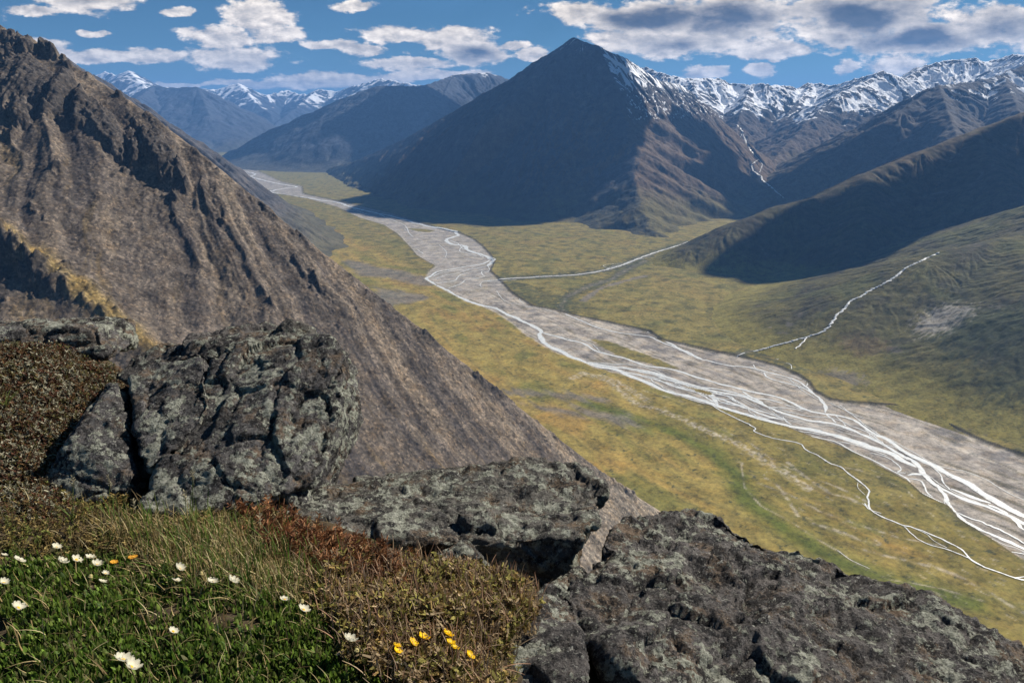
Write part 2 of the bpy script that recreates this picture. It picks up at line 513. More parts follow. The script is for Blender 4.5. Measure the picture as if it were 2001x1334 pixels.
def foot_cut(X, Y, H, D, U, Q, G):            # the river keeps the left foot of the peak trimmed along this line
    dd = np.full(X.shape, 1e9); sg_ = np.ones(X.shape)
    for a, b in zip(_foot[:-1], _foot[1:]):
        dx, dy = b - a; L2 = dx * dx + dy * dy
        t = np.clip(((X - a[0]) * dx + (Y - a[1]) * dy) / L2, 0, 1)
        d = np.hypot(X - a[0] - t * dx, Y - a[1] - t * dy); m = d < dd
        dd = np.where(m, d, dd); sg_ = np.where(m, np.sign(dx * (Y - a[1]) - dy * (X - a[0])), sg_)
    cap = FLOOR + 15 + sg_ * dd * 0.42 + np.where(sg_ > 0, 0.0011 * dd * dd, 0.0) + fbm(X / 120, Y / 120, 4, 199) * 34 + np.maximum(G, -0.3) * 30
    far_ = (Y < 4100) & (X > -50)
    return np.where(far_, H, np.minimum(H, cap))
mountain('mountain', peak_r, (-2900, 2900, 3250, 9200), 6.0, col_peak, gully=(170, 0.058), rough=(120, 11), mat=M_MID, warpamp=30.0, blur=20.0, sink=17.0, post=foot_cut,
         label='dark pyramid-shaped peak streaked with snow across the valley', seed=100)

# ---- the blue mountain left of it and the far snowy range
def col_far(snowline, amount, base=(0.052, 0.060, 0.078), rng_=300):  # dark bluish base puts the shade of the distant slopes into the rock colour
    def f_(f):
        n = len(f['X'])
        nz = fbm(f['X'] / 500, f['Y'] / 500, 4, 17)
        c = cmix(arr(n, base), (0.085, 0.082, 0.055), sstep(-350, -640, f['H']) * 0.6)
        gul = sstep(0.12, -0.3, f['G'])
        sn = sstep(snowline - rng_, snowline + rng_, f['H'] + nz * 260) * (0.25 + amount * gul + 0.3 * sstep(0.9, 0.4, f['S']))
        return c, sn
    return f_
blue_r = [dict(p=[P(452, 298, 11600), P(560, 240, 10900), P(640, 205, 10600), P(735, 167, 10200), P(800, 170, 10300), P(840, 165, 10900), P(885, 147, 11500), P(950, 141, 11800), P(1010, 160, 12400)],
               s=[.35, .5, .55, .6, .6, .6, .6, .6, .6], k=14),
          dict(p=[P(735, 167, 10200), P(742, 230, 9600), P(700, 285, 9300)], s=[.6, .5, .4], k=12),
          dict(p=[P(885, 147, 11500), P(860, 200, 10400), P(840, 240, 9700)], s=[.6, .55, .5], k=12)]
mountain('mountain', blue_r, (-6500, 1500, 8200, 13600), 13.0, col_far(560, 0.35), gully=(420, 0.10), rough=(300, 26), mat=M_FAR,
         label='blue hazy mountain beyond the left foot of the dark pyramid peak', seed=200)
f1_r = [dict(p=[P(300, 168, 16500), P(345, 172, 16000), P(385, 170, 15500), P(440, 205, 15200), P(500, 240, 15000), P(545, 275, 14800)], s=[.5, .5, .52, .5, .45, .4], k=14),
        dict(p=[P(385, 170, 15500), P(410, 225, 14300), P(430, 280, 13500)], s=[.5, .45, .4], k=12),
        dict(p=[P(300, 168, 16500), P(270, 190, 15000), P(300, 240, 13600), P(330, 280, 12800)], s=[.5, .45, .4, .3], k=12)]
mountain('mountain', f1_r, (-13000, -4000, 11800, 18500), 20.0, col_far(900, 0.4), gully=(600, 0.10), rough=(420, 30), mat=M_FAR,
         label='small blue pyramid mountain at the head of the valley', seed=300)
f2_r = [dict(p=[P(170, 160, 21500), P(205, 139, 21000), P(225, 148, 20500), P(252, 139, 20000), P(300, 172, 20000), P(360, 172, 21000), P(420, 176, 22000), P(465, 162, 22000), P(520, 186, 22000),
                P(562, 178, 23000), P(600, 186, 22000), P(625, 174, 22000), P(660, 178, 22000), P(700, 166, 21000), P(745, 154, 19000), P(785, 160, 18000), P(830, 172, 17500)], s=.62, k=14),
        dict(p=[P(252, 139, 20000), P(300, 185, 18500), P(350, 215, 17500)], s=.5, k=12),
        dict(p=[P(465, 162, 22000), P(500, 200, 20500), P(530, 225, 19500)], s=.5, k=12),
        dict(p=[P(625, 174, 22000), P(570, 215, 20000), P(530, 250, 18500)], s=.5, k=12),
        dict(p=[P(745, 154, 19000), P(660, 200, 18000), P(600, 240, 17000)], s=.5, k=12),
        dict(p=[P(170, 160, 21500), P(120, 150, 21000), P(60, 160, 21000)], s=.5, k=12)]
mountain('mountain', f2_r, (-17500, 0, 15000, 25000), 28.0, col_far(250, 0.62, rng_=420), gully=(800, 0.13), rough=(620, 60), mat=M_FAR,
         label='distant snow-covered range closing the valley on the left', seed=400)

# ---- snowy cirque range on the right
def col_cirque(f):
    n = len(f['X'])
    nz = fbm(f['X'] / 320, f['Y'] / 320, 4, 27)
    c = cmix(arr(n, ROCKD), ROCK, sstep(-0.2, 0.4, nz))
    c = cmix(c, RUST, sstep(120, -250, f['H'] + nz * 150) * 0.5)
    c = cmix(c, TUND, sstep(-260, -560, f['H'] + nz * 120) * 0.7)
    gul = sstep(0.12, -0.28, f['G'])
    stk = np.maximum(perlin(f['U'] / 90 + 0.4 * nz, f['D'] / 1100, 96), perlin(f['U'] / 40, f['D'] / 600, 97) * 0.85)
    sn = sstep(-220, 200, f['H'] + nz * 260) * (0.34 + 0.42 * sstep(-8, 8, f['C']) + 0.22 * sstep(0.0, 0.35, stk) + 0.3 * sstep(0.8, 0.35, f['S']))
    sn = sn * sstep(-330, -60, f['H'] + nz * 120)
    return c, sn
cq_r = [dict(p=[P(1180, 150, 9800), P(1262, 132, 9600), P(1300, 144, 9300), P(1345, 152, 9200), P(1390, 150, 9300), P(1430, 164, 9500), P(1470, 165, 9300), P(1500, 163, 9000), P(1560, 172, 9400), P(1588, 160, 9600),
                P(1630, 166, 9200), P(1690, 148, 8700), P(1725, 140, 8500), P(1770, 152, 8600), P(1810, 128, 8900), P(1850, 116, 9000), P(1905, 114, 8900), P(1940, 120, 9000), P(1965, 112, 8800), P(2010, 104, 8300), P(2100, 70, 8000), P(2250, 60, 8000)], s=.62, k=14),
        dict(p=[P(1470, 165, 9300), P(1455, 200, 8300), P(1440, 245, 7600)], s=.6, k=12),
        dict(p=[P(1345, 152, 9200), P(1370, 200, 8200), P(1400, 240, 7500)], s=.6, k=12),
        dict(p=[P(1725, 140, 8500), P(1640, 185, 7900), P(1580, 235, 7300), P(1530, 290, 6600), P(1500, 330, 6000)], s=[.6, .5, .45, .4, .35], k=12),
        dict(p=[P(1588, 160, 9600), P(1560, 200, 8600), P(1520, 240, 7900)], s=.55, k=12)]
mountain('mountain', cq_r, (900, 8800, 5300, 11200), 10.0, col_cirque, gully=(300, 0.11), rough=(260, 32), mat=M_FAR, floor=-520,
         label='snowy cirque range behind the right shoulder of the peak', seed=500)
def col_streak(f):
    n = len(f['X'])
    nz = fbm(f['X'] / 260, f['Y'] / 260, 4, 37)
    c = cmix(arr(n, ROCK), ROCKD, sstep(-0.1, 0.5, nz) * 0.7)
    c = cmix(c, (0.10, 0.08, 0.055), sstep(100, -200, f['H'] + nz * 150) * 0.7)
    c = cmix(c, TUND, sstep(-260, -560, f['H'] + nz * 120) * 0.5)
    gul = sstep(0.1, -0.25, f['G'])
    stk = np.maximum(perlin(f['U'] / 70 + 0.3 * nz, f['D'] / 900, 94), perlin(f['U'] / 30, f['D'] / 500, 95) * 0.85)
    sn = sstep(-60, 330, f['H'] + nz * 130) * (0.08 + 0.45 * sstep(-3, 7, f['C']) + 0.5 * sstep(0.0, 0.35, stk))
    return c, sn
st_r = [dict(p=[P(1500, 385, 4900), P(1600, 322, 5200), P(1690, 262, 5500), P(1760, 215, 5800), P(1835, 166, 6100), P(1900, 160, 6300), P(1960, 142, 6400), P(2030, 120, 6500), P(2150, 60, 6500), P(2400, 20, 6500)],
             s=[.35, .42, .5, .55, .6, .6, .6, .6, .6, .6], k=12),
        dict(p=[P(1835, 166, 6100), P(1860, 240, 5300), P(1880, 290, 4800)], s=[.6, .5, .45], k=12),
        dict(p=[P(1960, 142, 6400), P(1990, 215, 5500), P(2030, 280, 4900)], s=[.6, .5, .45], k=12)]
mountain('mountain', st_r, (1300, 7200, 4000, 8000), 8.0, col_streak, gully=(220, 0.11), rough=(190, 20), mat=M_MID, floor=-600,
         label='dark ridge with long snow streaks above the right-hand hills', seed=600)

# ---- nearer hills on the right
def col_hill(green, rustk, dark):
    def f_(f):
        n = len(f['X'])
        nz = fbm(f['X'] / 150, f['Y'] / 150, 5, 47); n2 = fbm(f['X'] / 40, f['Y'] / 40, 4, 48)
        c = cmix(arr(n, TUND), (0.055, 0.05, 0.035), sstep(-0.1, 0.45, nz + 0.5 * n2) * 0.7)
        c = cmix(c, TUNDG, sstep(0.0, 0.4, fbm(f['X'] / 220, f['Y'] / 220, 3, 49)) * 0.5)
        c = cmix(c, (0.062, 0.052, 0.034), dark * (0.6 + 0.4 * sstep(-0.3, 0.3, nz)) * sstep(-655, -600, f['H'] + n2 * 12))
        c = cmix(c, (0.10, 0.075, 0.05), sstep(-460, -200, f['H'] + nz * 90) * rustk)
        c = cmix(c, (0.04, 0.045, 0.02), sstep(0.05, -0.3, f['G']) * 0.5)
        c = cmix(c, (0.19, 0.165, 0.048), sstep(-560, -645, f['H'] + nz * 25) * green)
        c = cmix(c, SCREE, sstep(0.35, 0.6, nz) * sstep(0.1, 0.4, n2) * 0.7)
        if not dark:
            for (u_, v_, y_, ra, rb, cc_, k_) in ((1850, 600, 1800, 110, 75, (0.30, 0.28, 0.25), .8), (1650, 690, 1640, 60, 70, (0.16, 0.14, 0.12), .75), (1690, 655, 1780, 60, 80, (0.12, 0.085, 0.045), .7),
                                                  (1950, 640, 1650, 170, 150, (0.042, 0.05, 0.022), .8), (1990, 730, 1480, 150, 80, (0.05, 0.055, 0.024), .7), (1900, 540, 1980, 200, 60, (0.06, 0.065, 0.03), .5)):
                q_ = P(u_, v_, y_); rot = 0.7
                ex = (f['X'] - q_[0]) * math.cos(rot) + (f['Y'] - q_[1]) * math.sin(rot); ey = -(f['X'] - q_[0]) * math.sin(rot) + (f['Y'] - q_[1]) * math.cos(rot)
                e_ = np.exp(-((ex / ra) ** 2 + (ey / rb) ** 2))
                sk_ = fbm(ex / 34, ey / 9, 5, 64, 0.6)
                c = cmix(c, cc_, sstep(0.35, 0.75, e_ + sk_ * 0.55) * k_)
        return c, np.zeros(n)
    return f_
mid_r = [dict(p=[P(1275, 518, 3040), P(1345, 478, 3120), P(1430, 432, 3200), P(1530, 392, 3300), P(1600, 378, 3380), P(1700, 328, 3480), P(1800, 288, 3560), P(1900, 250, 3620), P(2001, 212, 3700), P(2150, 150, 3800), P(2400, 90, 3900)],
              s=[.42, .47, .52, .56, .58, .6, .62, .63, .64, .64, .64], k=14),
         dict(p=[P(1700, 328, 3480), P(1690, 420, 3000), P(1660, 520, 2650)], s=[.62, .55, .5], k=14),
         dict(p=[P(1900, 250, 3620), P(1960, 330, 3150), P(1985, 420, 2750)], s=[.64, .6, .55], k=14)]
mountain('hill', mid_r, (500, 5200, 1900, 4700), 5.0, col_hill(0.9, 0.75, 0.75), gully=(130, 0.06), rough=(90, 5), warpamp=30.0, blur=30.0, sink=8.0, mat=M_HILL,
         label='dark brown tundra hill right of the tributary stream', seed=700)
fr_r = [dict(p=[P(1615, 640, 2010), P(1680, 585, 2040), P(1750, 535, 2080), P(1820, 500, 2120), P(1900, 472, 2160), P(2001, 448, 2200), P(2120, 400, 2250), P(2350, 300, 2300), P(2700, 200, 2300)],
             s=[.26, .3, .34, .38, .40, .42, .44, .46, .46], k=10),
        dict(p=[P(2001, 448, 2200), P(2100, 560, 1700), P(2200, 650, 1500)], s=[.42, .42, .4], k=10)]
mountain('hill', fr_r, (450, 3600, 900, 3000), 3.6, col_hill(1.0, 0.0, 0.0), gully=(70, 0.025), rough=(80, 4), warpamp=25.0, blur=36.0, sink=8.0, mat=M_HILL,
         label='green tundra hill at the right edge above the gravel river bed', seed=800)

# ---- the ridge behind the scree slope on the left
def col_l2(f):
    n = len(f['X'])
    nz = fbm(f['X'] / 120, f['Y'] / 120, 4, 57)
    c = cmix(arr(n, (0.058, 0.058, 0.064)), (0.11, 0.10, 0.095), sstep(0.0, 0.5, nz) * 0.6)
    c = cmix(c, TUND, sstep(-380, -640, f['H'] + nz * 60) * 0.55)
    return c, np.zeros(n)
l2_r = [dict(p=[P(-250, -30, 5200), P(60, 85, 4400), P(130, 112, 4200), P(200, 160, 4050), P(300, 222, 3850), P(394, 290, 3650), P(464, 350, 3480), P(528, 412, 3330), P(585, 470, 3180), P(615, 500, 3100)],
             s=[.8, .8, .8, .8, .8, .78, .75, .7, .65, .6], k=18)]
mountain('mountain', l2_r, (-4600, -500, 2300, 6200), 7.0, col_l2, gully=(180, 0.1), rough=(140, 14), mat=M_MID,
         label='grey ridge falling to the valley just behind the near scree slope', seed=900)
# ------------------------------------------------------------------ the near scree slope on the left
ls_pts = [P(-560, -250, 1850), P(-200, -70, 1560), P(0, 50, 1430), P(100, 100, 1370), P(250, 190, 1290), P(400, 302, 1215), P(560, 436, 1150),
          P(700, 545, 1115), P(850, 662, 1085), P(1000, 782, 1060), P(1150, 900, 1040), P(1240, 965, 1030), P(1330, 1022, 1020)]
LX0, LX1, LY0, LY1, LR = -1350.0, 470.0, 400.0, 1620.0, 1.5
_lp = np.array(ls_pts); _lp = _lp[np.argsort(_lp[:, 0])]
_lx = np.arange(-1700, 700, 5.0)
def _sm(v, n=9):
    for _ in range(3):
        p_ = np.concatenate([2 * v[0] - v[n:0:-1], v, 2 * v[-1] - v[-2:-n - 2:-1]])
        v = np.convolve(p_, np.ones(2 * n + 1) / (2 * n + 1), 'same')[n:-n]
    return v
_ly = _sm(np.interp(_lx, _lp[:, 0], _lp[:, 1])); _lz = np.interp(_lx, _lp[:, 0], _lp[:, 2])
_lz = np.where(_lx > _lp[-1, 0], _lp[-1, 2] - 0.5 * (_lx - _lp[-1, 0]), _lz); _lz = _sm(_lz, 6)
_ls = _sm(np.interp(_lx, [-1400, -900, -500, -100, 300], [.62, .62, .58, .46, .36]), 12)
_lr = np.clip(-(np.gradient(_lz, 5.0) - _ls * np.gradient(_ly, 5.0)) / _ls, 0.2, 3.0); _lr = _sm(_lr, 14)
def ls_base(X, Y):
    yc = np.interp(X, _lx, _ly); zc = np.interp(X, _lx, _lz); s = np.interp(X, _lx, _ls)
    D = yc - Y
    H = zc - np.where(D > 0, s, 0.8) * np.abs(D)
    rd = 8.0
    H = np.where(np.abs(D) < rd, H - (rd - np.abs(D)) ** 2 / rd * 0.4, H)
    A = X - np.interp(X, _lx, _lr) * D * 0.5
    A = X - np.interp((X + A) / 2, _lx, _lr) * D       # crest point the fall line comes from
    return H, D, A
def ls_hit(u, v):
    r = ray(u, v)
    t = np.linspace(300, 1900, 3200)
    h, _, _ = ls_base(r[0] * t, r[1] * t)
    k = np.argmax(r[2] * t < h)
    return r[0] * t[k], r[1] * t[k]
nx = int((LX1 - LX0) / LR) + 1; ny = int((LY1 - LY0) / LR) + 1
X, Y = np.meshgrid(np.linspace(LX0, LX1, nx), np.linspace(LY0, LY1, ny))
H, D, A = ls_base(X, Y)
U = X
wv = fbm(X / 160, Y / 160, 4, 3) * 26
A1 = A + wv * 1.6
near = sstep(-15, 10, D)
upper = sstep(50, -650, U)                    # strongest relief on the high part
rib = ridged(A1 / 190, D / 900, 3, 5) - 0.55
rib2 = ridged(A1 / 62, D / 420, 3, 8) - 0.55
Hn = H + near * sstep(0, 70, D) * (0.35 + 0.65 * sstep(400, 150, D)) * (rib * (5 + 24 * upper) + rib2 * (2.0 + 7 * upper))
# rock outcrops, traced where the photo shows them: (u, v, half width m, half length m, height m)
crag = np.zeros(X.shape)
for (u, v, w_, l_, h_) in [(60, 170, 30, 55, 20), (130, 190, 16, 60, 16), (45, 230, 14, 60, 14), (215, 250, 16, 45, 16), (165, 215, 12, 40, 12), (300, 300, 22, 48, 18),
                           (255, 280, 12, 40, 14), (345, 345, 14, 36, 14), (395, 355, 10, 30, 9), (120, 340, 10, 45, 10), (150, 440, 10, 40, 10), (205, 500, 9, 35, 10),
                           (385, 520, 10, 26, 10), (490, 505, 9, 24, 9), (520, 590, 10, 26, 9), (20, 500, 26, 30, 14), (430, 420, 9, 25, 8), (620, 560, 9, 24, 7),
                           (90, 100, 26, 24, 12), (30, 90, 30, 30, 14), (180, 160, 18, 20, 9), (560, 500, 8, 30, 6), (330, 430, 9, 34, 9), (250, 390, 8, 34, 8), (70, 400, 10, 40, 9)]:
    hx, hy = ls_hit(u, v)
    _, d0, a0 = ls_base(np.array([hx]), np.array([hy]))
    if h_ <= 11: h_ *= 0.45
    ea = (A - a0 + wv * 0.8) / (w_ * 1.6); ed = (D - d0) / (l_ * 0.8)
    g = np.exp(-(ea * ea + ed * ed))
    crag = np.maximum(crag, g * h_ / 20.0)
cn = fbm(A / 42, D / 60, 5, 12, 0.6) * 0.5 + fbm(X / 18, Y / 18, 5, 14, 0.6) * 0.32
band = sstep(0.12, 0.42, fbm(A1 / 170, D / 200, 4, 33)) * upper * sstep(25, 60, D) * 0.9
cm = sstep(0.22, 0.62, crag + cn * 0.9 + band * 0.35)
edge = np.exp(-((D - 6) / 13) ** 2) * sstep(0.15, 0.45, fbm(U / 55, D / 60, 4, 21) + 0.12)
cm2 = np.maximum(cm, edge * 0.8)
Hn = Hn + cm * (8 + 20 * np.clip(crag, 0, 1)) + edge * (5 + 5 * fbm(X / 9, Y / 9, 3, 22))
Hn = Hn + cm2 * (ridged(X / 16, Y / 16, 5, 23, 0.65) - 0.5) * 8.0
# rills of loose stone running down the fall line
rill = fbm(A1 / 22, D / 150, 5, 25)
Hn = Hn + near * (rill * 1.6 + fbm(X / 30, Y / 30, 5, 26) * 2.8 + fbm(X / 9, Y / 9, 4, 127) * 1.1 + fbm(X / 4, Y / 4, 3, 27) * 0.7)
# the pale grassy rib that comes in from the left edge
hx0, hy0 = ls_hit(-60, 435); hx1, hy1 = ls_hit(110, 545); hx2, hy2 = ls_hit(300, 690)
dr = np.full(X.shape, 1e9)
for (ax, ay), (bx, by) in (((hx0, hy0), (hx1, hy1)), ((hx1, hy1), (hx2, hy2))):
    L2 = (bx - ax) ** 2 + (by - ay) ** 2
    t = np.clip(((X - ax) * (bx - ax) + (Y - ay) * (by - ay)) / L2, 0, 1)
    dr = np.minimum(dr, np.hypot(X - ax - t * (bx - ax), Y - ay - t * (by - ay)))
dr = dr + fbm(X / 50, Y / 50, 4, 61) * 9
Hn = Hn + 15 * np.exp(-(dr / 26) ** 2)
n = X.size
c = arr(n, (0.098, 0.082, 0.068))
fl = lambda a: a.ravel()
t1 = fbm(A1 / 70, D / 300, 5, 28, 0.6); t2 = fbm(A / 16, D / 70, 5, 29, 0.6)
c = cmix(c, (0.15, 0.12, 0.09), fl(sstep(0.0, 0.45, t1 + 0.35 * t2)) * 0.8)
c = cmix(c, (0.056, 0.049, 0.046), fl(sstep(-0.05, -0.5, t1 + 0.5 * t2)) * 0.85)
c = cmix(c, (0.16, 0.112, 0.042), fl(sstep(0.15, 0.5, fbm(A1 / 30, D / 120, 6, 30, 0.65)) * sstep(60, 260, D)) * 0.38)
c = cmix(c, (0.215, 0.155, 0.055), fl(np.exp(-(dr / 14) ** 2)) * 0.8)
c = cmix(c, (0.165, 0.136, 0.105), fl(sstep(0.1, 0.5, fbm(A1 / 90, D / 500, 3, 31)) * sstep(90, 15, np.abs(D - 35))) * 0.7)
c = cmix(c, (0.048, 0.044, 0.042), fl(cm2) * 0.85)
c = cmix(c, (0.20, 0.172, 0.138), fl(sstep(FLOOR + 130, FLOOR + 10, Hn)) * 0.8)
Hs = Hn.ravel()
q = grid_quads(nx, ny)
keep = (Hs[q].max(axis=1) > FLOOR - 6) & (D.ravel()[q].max(axis=1) > -170)
q = q[keep]
used = np.zeros(n, bool); used[q.ravel()] = True
rm = np.cumsum(used) - 1
me = mesh_np('scree_slope', np.stack([fl(X), fl(Y), Hs], 1)[used], rm[q])
add_attr(me, 'col', c[used]); add_attr(me, 'snow', np.zeros(used.sum()))
tag(link('scree_slope', me, M_SCREE), 'steep brown scree slope with dark rock outcrops filling the left side', None, None, 'structure')
print('scree', used.sum(), time.time() - T0)
# ------------------------------------------------------------------ valley floor
def world2(pl):
    return np.array([PF(u, v)[:2] for u, v in pl])
def seg_dist(X, Y, pts, closed=False):
    d2 = np.full(X.shape, 1e18)
    n = len(pts)
    for i in range(n if closed else n - 1):
        a, b = pts[i], pts[(i + 1) % n]
        dx, dy = b - a; L2 = dx * dx + dy * dy + 1e-9
        t = np.clip(((X - a[0]) * dx + (Y - a[1]) * dy) / L2, 0, 1)
        d2 = np.minimum(d2, (X - a[0] - t * dx) ** 2 + (Y - a[1] - t * dy) ** 2)
    return np.sqrt(d2)
def inside(X, Y, pts):
    r = np.zeros(X.shape, bool); n = len(pts)
    for i in range(n):
        a, b = pts[i], pts[(i + 1) % n]
        c = ((a[1] > Y) != (b[1] > Y))
        with np.errstate(divide='ignore', invalid='ignore'):
            xi = (b[0] - a[0]) * (Y - a[1]) / (b[1] - a[1] + 1e-12) + a[0]
        r ^= c & (X < xi)
    return r
def sdf(X, Y, px):
    pts = world2(px)
    d = seg_dist(X, Y, pts, True)
    return np.where(inside(X, Y, pts), d, -d)      # positive inside

GRAVEL = [(440, 308), (464, 312), (510, 337), (552, 356), (590, 364), (592, 379), (640, 389), (700, 402), (760, 416), (812, 432), (860, 447), (898, 455), (926, 468), (944, 482), (960, 500), (966, 512), (958, 530), (975, 545),
          (1000, 572), (1040, 598), (1090, 607), (1130, 618), (1200, 632), (1270, 648), (1292, 664), (1330, 672), (1400, 688), (1450, 698), (1520, 716), (1560, 733),
          (1582, 748), (1592, 765), (1625, 782), (1680, 788), (1740, 792), (1800, 806), (1860, 835), (1930, 866), (2001, 890), (2200, 960), (2200, 1200), (2001, 1098),
          (1960, 1070), (1905, 1035), (1870, 1012), (1852, 990), (1800, 966), (1775, 942), (1740, 924), (1700, 902), (1660, 882), (1630, 868), (1590, 856), (1540, 836),
          (1480, 821), (1430, 806), (1380, 791), (1320, 774), (1290, 764), (1250, 746), (1215, 733), (1160, 718), (1130, 705), (1090, 692), (1060, 676), (1020, 650),
          (1000, 632), (970, 612), (945, 600), (910, 590), (880, 574), (850, 558), (828, 545), (838, 530), (850, 520), (815, 500), (800, 482), (775, 456), (750, 440),
          (700, 425), (660, 405), (600, 388), (535, 378), (525, 372), (500, 356), (450, 336), (440, 322)]
ISLANDS = [[(1150, 661), (1195, 668), (1255, 690), (1300, 706), (1332, 722), (1290, 716), (1230, 702), (1184, 684)],
           [(1345, 756), (1368, 760), (1395, 768), (1385, 772), (1360, 766)], [(795, 446), (825, 447), (850, 450), (840, 454), (815, 452)]]
TRIB1 = [(1345, 474), (1330, 480), (1290, 492), (1275, 497), (1245, 508), (1215, 520), (1180, 530), (1130, 538), (1050, 543), (985, 547), (945, 549)]
TRIB1B = [(1260, 512), (1230, 525), (1200, 545), (1170, 555), (1135, 568), (1108, 582), (1095, 600), (1100, 608)]
TRIB1C = [(1262, 540), (1215, 552), (1180, 562), (1150, 580), (1140, 590)]
TRIB2 = [(1640, 622), (1620, 640), (1600, 652), (1575, 660), (1545, 668), (1500, 680), (1470, 688), (1445, 694)]
TRIB2B = [(1655, 650), (1650, 690), (1640, 710), (1630, 730)]
DRY = [([(1120, 740), (1140, 730), (1165, 737), (1190, 745), (1215, 765), (1240, 788), (1268, 796), (1300, 806), (1330, 820), (1365, 836), (1400, 851), (1450, 872), (1500, 905), (1540, 930), (1580, 955)], 11),
       ([(1175, 735), (1210, 748), (1245, 770), (1265, 785)], 10),
       ([(1600, 940), (1632, 951), (1664, 966), (1690, 980)], 3), ([(1540, 905), (1570, 930), (1600, 950), (1620, 964), (1660, 976), (1688, 988)], 4.5),
       ([(1480, 945), (1530, 962), (1580, 985), (1600, 1000), (1630, 1010), (1680, 1028), (1724, 1042), (1760, 1053), (1800, 1059), (1850, 1070)], 2.6),
       ([(1590, 1025), (1620, 1034), (1650, 1042), (1680, 1056), (1716, 1065)], 4),
       ([(1690, 1075), (1720, 1084), (1770, 1096), (1830, 1110), (1870, 1126), (1910, 1146), (1940, 1162), (1980, 1188), (2060, 1230)], 3.4),
       ([(1450, 905), (1449, 916), (1456, 954), (1487, 989), (1540, 1017), (1600, 1056), (1646, 1082), (1662, 1096), (1690, 1112), (1740, 1134), (1784, 1140), (1840, 1151), (1920, 1175)], 1.8),
       ([(1256, 764), (1300, 776), (1345, 790), (1386, 795)], 1.6), ([(1460, 862), (1510, 900), (1560, 925)], 2.0), ([(1495, 935), (1520, 950), (1545, 985), (1560, 1010)], 3.0),
       ([(1500, 843), (1512, 852)], 1.5), ([(1642, 915), (1680, 922), (1715, 935)], 2.5), ([(1735, 945), (1770, 960), (1790, 980)], 1.5)]
GREY = [[(670, 505), (740, 522), (800, 532), (838, 545), (850, 560), (800, 555), (760, 545), (700, 540)],
        [(730, 560), (800, 572), (850, 580), (820, 590), (760, 600), (720, 600)],
        [(985, 762), (1060, 766), (1140, 772), (1190, 782), (1150, 786), (1060, 776), (980, 772)],
        [(990, 782), (1080, 793), (1160, 800), (1220, 812), (1260, 840), (1200, 828), (1120, 815), (1040, 805)]]
NY, NX = 1000, 1150
yr = np.concatenate([np.geomspace(620, 6000, 820), np.geomspace(6000, 60000, NY - 820 + 1)[1:]])
tx = np.linspace(-1, 1, NX); tx = 0.62 * tx + 0.38 * tx ** 3
Yg = np.repeat(yr[:, None], NX, 1)
Xg = tx[None, :] * (Yg * 1.05 + 1300) + Yg * 0.12
jit = fbm(Xg / 30, Yg / 30, 4, 71) * 9 + fbm(Xg / 110, Yg / 110, 3, 72) * 12
sg = sdf(Xg, Yg, GRAVEL)
isl = np.full(Xg.shape, -1e9)
for p_ in ISLANDS: isl = np.maximum(isl, sdf(Xg, Yg, p_))
pxm = Yg / 1334.0                                  # metres per photo pixel: the traced outline is no finer than that
jr = fbm(Xg / 26, Yg / 26, 4, 73) * 10
gr = sstep(-6, 9, sg + jr * 0.9) * (1 - sstep(-4, 5, isl + jr))
bed = sstep(-1.5, 5, sg + jr * 0.15)
cax = np.array([0.497, -0.868])                    # the way the river runs
Sg = Xg * cax[0] + Yg * cax[1]; Ng = Xg * cax[1] - Yg * cax[0]
cur = fbm(Xg / 900, Yg / 900, 3, 70) * 120
strk = fbm((Ng + cur) / 16, Sg / 260, 5, 74); strk2 = fbm((Ng + cur) / 60, Sg / 700, 4, 75)
patch = fbm(Xg / 170, Yg / 170, 5, 76); fine_ = fbm(Xg / 14, Yg / 14, 4, 77)
N = Xg.size; rv = lambda a: a.ravel()
c = arr(N, (0.235, 0.185, 0.055))
c = cmix(c, (0.275, 0.195, 0.06), rv(sstep(0.0, 0.5, strk2 + 0.4 * patch)) * 0.85)
c = cmix(c, (0.135, 0.132, 0.036), rv(sstep(0.05, 0.5, patch - 0.5 * strk2)) * 0.8)
c = cmix(c, (0.27, 0.165, 0.05), rv(sstep(0.2, 0.55, fbm(Xg / 240, Yg / 240, 4, 78) + 0.3 * strk)) * 0.6)
c = cmix(c, (0.105, 0.095, 0.04), rv(sstep(0.15, 0.55, strk + 0.3 * fine_)) * 0.5)
rightside = sstep(-40, 60, (Xg - 0.0) * 0.868 + (Yg - 2230) * 0.497)        # beyond the river
c = cmix(c, (0.15, 0.134, 0.046), rv(rightside) * 0.55)
shr = sstep(0.1, 0.45, fbm(Xg / 60, Yg / 60, 5, 79) + 0.3 * fine_)
c = cmix(c, (0.05, 0.055, 0.022), rv(shr * rightside) * 0.55)
far = sstep(4200, 9000, Yg)
c = cmix(c, (0.19, 0.175, 0.065), rv(far) * 0.6)
